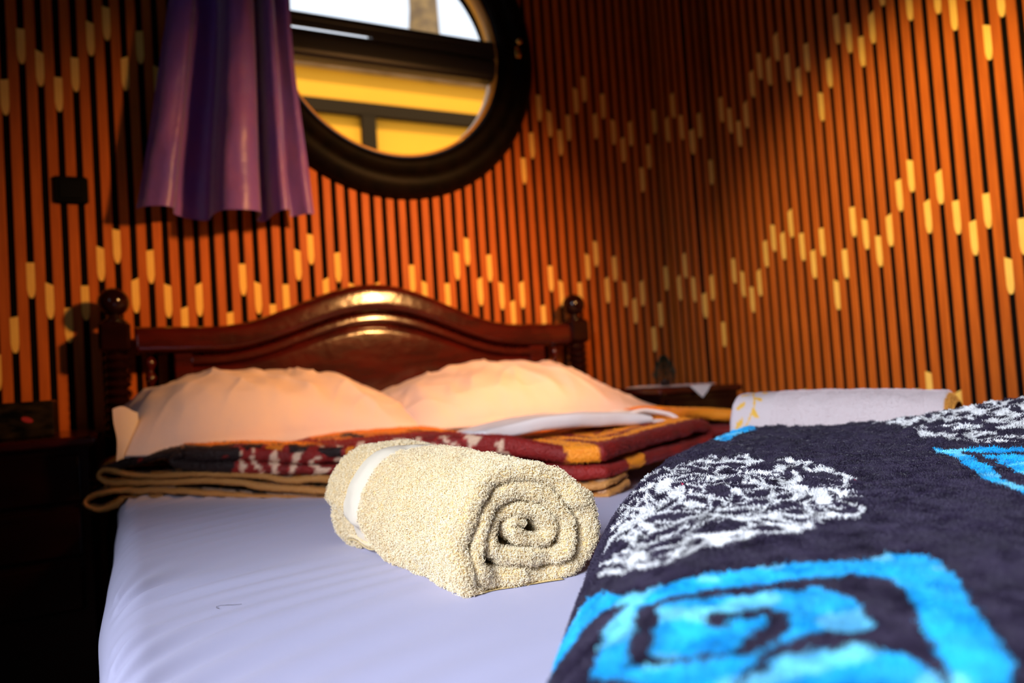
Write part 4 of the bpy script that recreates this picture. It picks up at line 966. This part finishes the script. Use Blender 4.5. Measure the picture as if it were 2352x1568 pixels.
# tissue box
tb = thing('tissue_box', 'dark floral tissue box with a white tissue, standing on the left nightstand', 'tissue box', (-.29, 2.15, -.088))
B().box(-.42, -.175, 2.10, 2.22, -.0875, .000, .004).build('carton', M_['box'], tb)
def oval(x, z, a, b, name, m, par, y=2.0985):
    V = [(x, y - .0012, z)] + [(x + a * math.cos(q) * .9 + b * .3 * math.sin(q), y - .0010, z + b * math.sin(q) - a * .35 * math.cos(q)) for q in np.linspace(0, 2 * math.pi, 20, endpoint=False)]
    return mesh(name, np.array(V), [(0, 1 + (k + 1) % 20, 1 + k) for k in range(20)], m, par)
oval(-.228, -.043, .013, .006, 'printed_petal', M_['red'], tb)
oval(-.325, -.030, .007, .006, 'printed_petal', M_['brass'], tb)
ts = B(); V = []
for i in range(12):
    for j in range(14):
        a = i / 11; q = j / 13 * 2 * math.pi; r = .016 * (1 - .3 * a) * (1 + .4 * math.sin(3 * q + 5 * a)); V.append((-.335 + r * math.cos(q) + .012 * a, 2.16 + r * .7 * math.sin(q), .000 + .030 * a + .005 * math.sin(2 * q)))
ts.add(V, [tuple(q) for q in gridF(12, 14)]); ts.build('tissue', M_['white_cloth'], tb, True)
# lace mat hanging over the front of the right nightstand
V = []; nm = 41
for i in range(nm):
    for j in range(nm):
        a, b_ = i / (nm - 1) - .5, j / (nm - 1) - .5
        x = 1.715 + (a + b_) * .205; y = 2.085 + (b_ - a) * .190; zt = -.104 - .024 * (x - 1.895) + .0018
        ov = max(0, 1.938 - y)
        zz = zt - ov * .95 + .0012 * math.sin(a * 40) * math.sin(b_ * 37)
        y = max(y, 1.9375 - ov * .15) if ov > 0 else y
        V.append((x, y, zz))
V = np.array(V); lm = mesh('lace_mat', np.vstack([V, V + np.array([0, -.0004, .0016])]), np.vstack([gridF(nm, nm)[:, ::-1], gridF(nm, nm) + nm * nm]), M_['white_cloth'], None, True)
tag(lm, 'white lace mat laid cornerwise on the right nightstand, one corner hanging over the front', 'mat')
# small dark bushy ornament
pt = thing('miniature_tree', 'small dark bushy artificial tree on the lace mat of the right nightstand', 'ornament', (1.663, 2.06, -.096))
B().lathe(1.663, 2.06, [(.014, -.0955), (.018, -.092), (.020, -.078), (.022, -.074), (.018, -.073)], 18).build('pot', M_['mahog_dark'], pt, True)
B().tube([(1.663, 2.06, -.076), (1.664, 2.06, -.05), (1.662, 2.06, .0)], [.003, .0025, .001], 6).build('stem', M_['beam'], pt)
lf = B()
for k in range(900):
    h = random.random() ** .8; z = -.080 + .090 * h; r = (.046 * (1 - h) ** .7 + .003) * math.sqrt(random.random()); q = random.random() * 2 * math.pi
    if h < .15: r *= .8
    c = Vector((1.663 + r * math.cos(q), 2.06 + r * math.sin(q), z)); d = Vector((math.cos(q) + random.uniform(-.5, .5), math.sin(q) + random.uniform(-.5, .5), random.uniform(-.2, .9))).normalized() * .009
    s_ = d.cross(Vector((random.random(), random.random(), random.random()))).normalized() * .0022
    lf.add([tuple(c), tuple(c + d * .5 + s_), tuple(c + d), tuple(c + d * .5 - s_)], [(0, 1, 2, 3)])
lf.build('foliage', M_['foliage'], pt)
for o in list(bpy.data.objects):
    if '_w' in o: del o['_w']
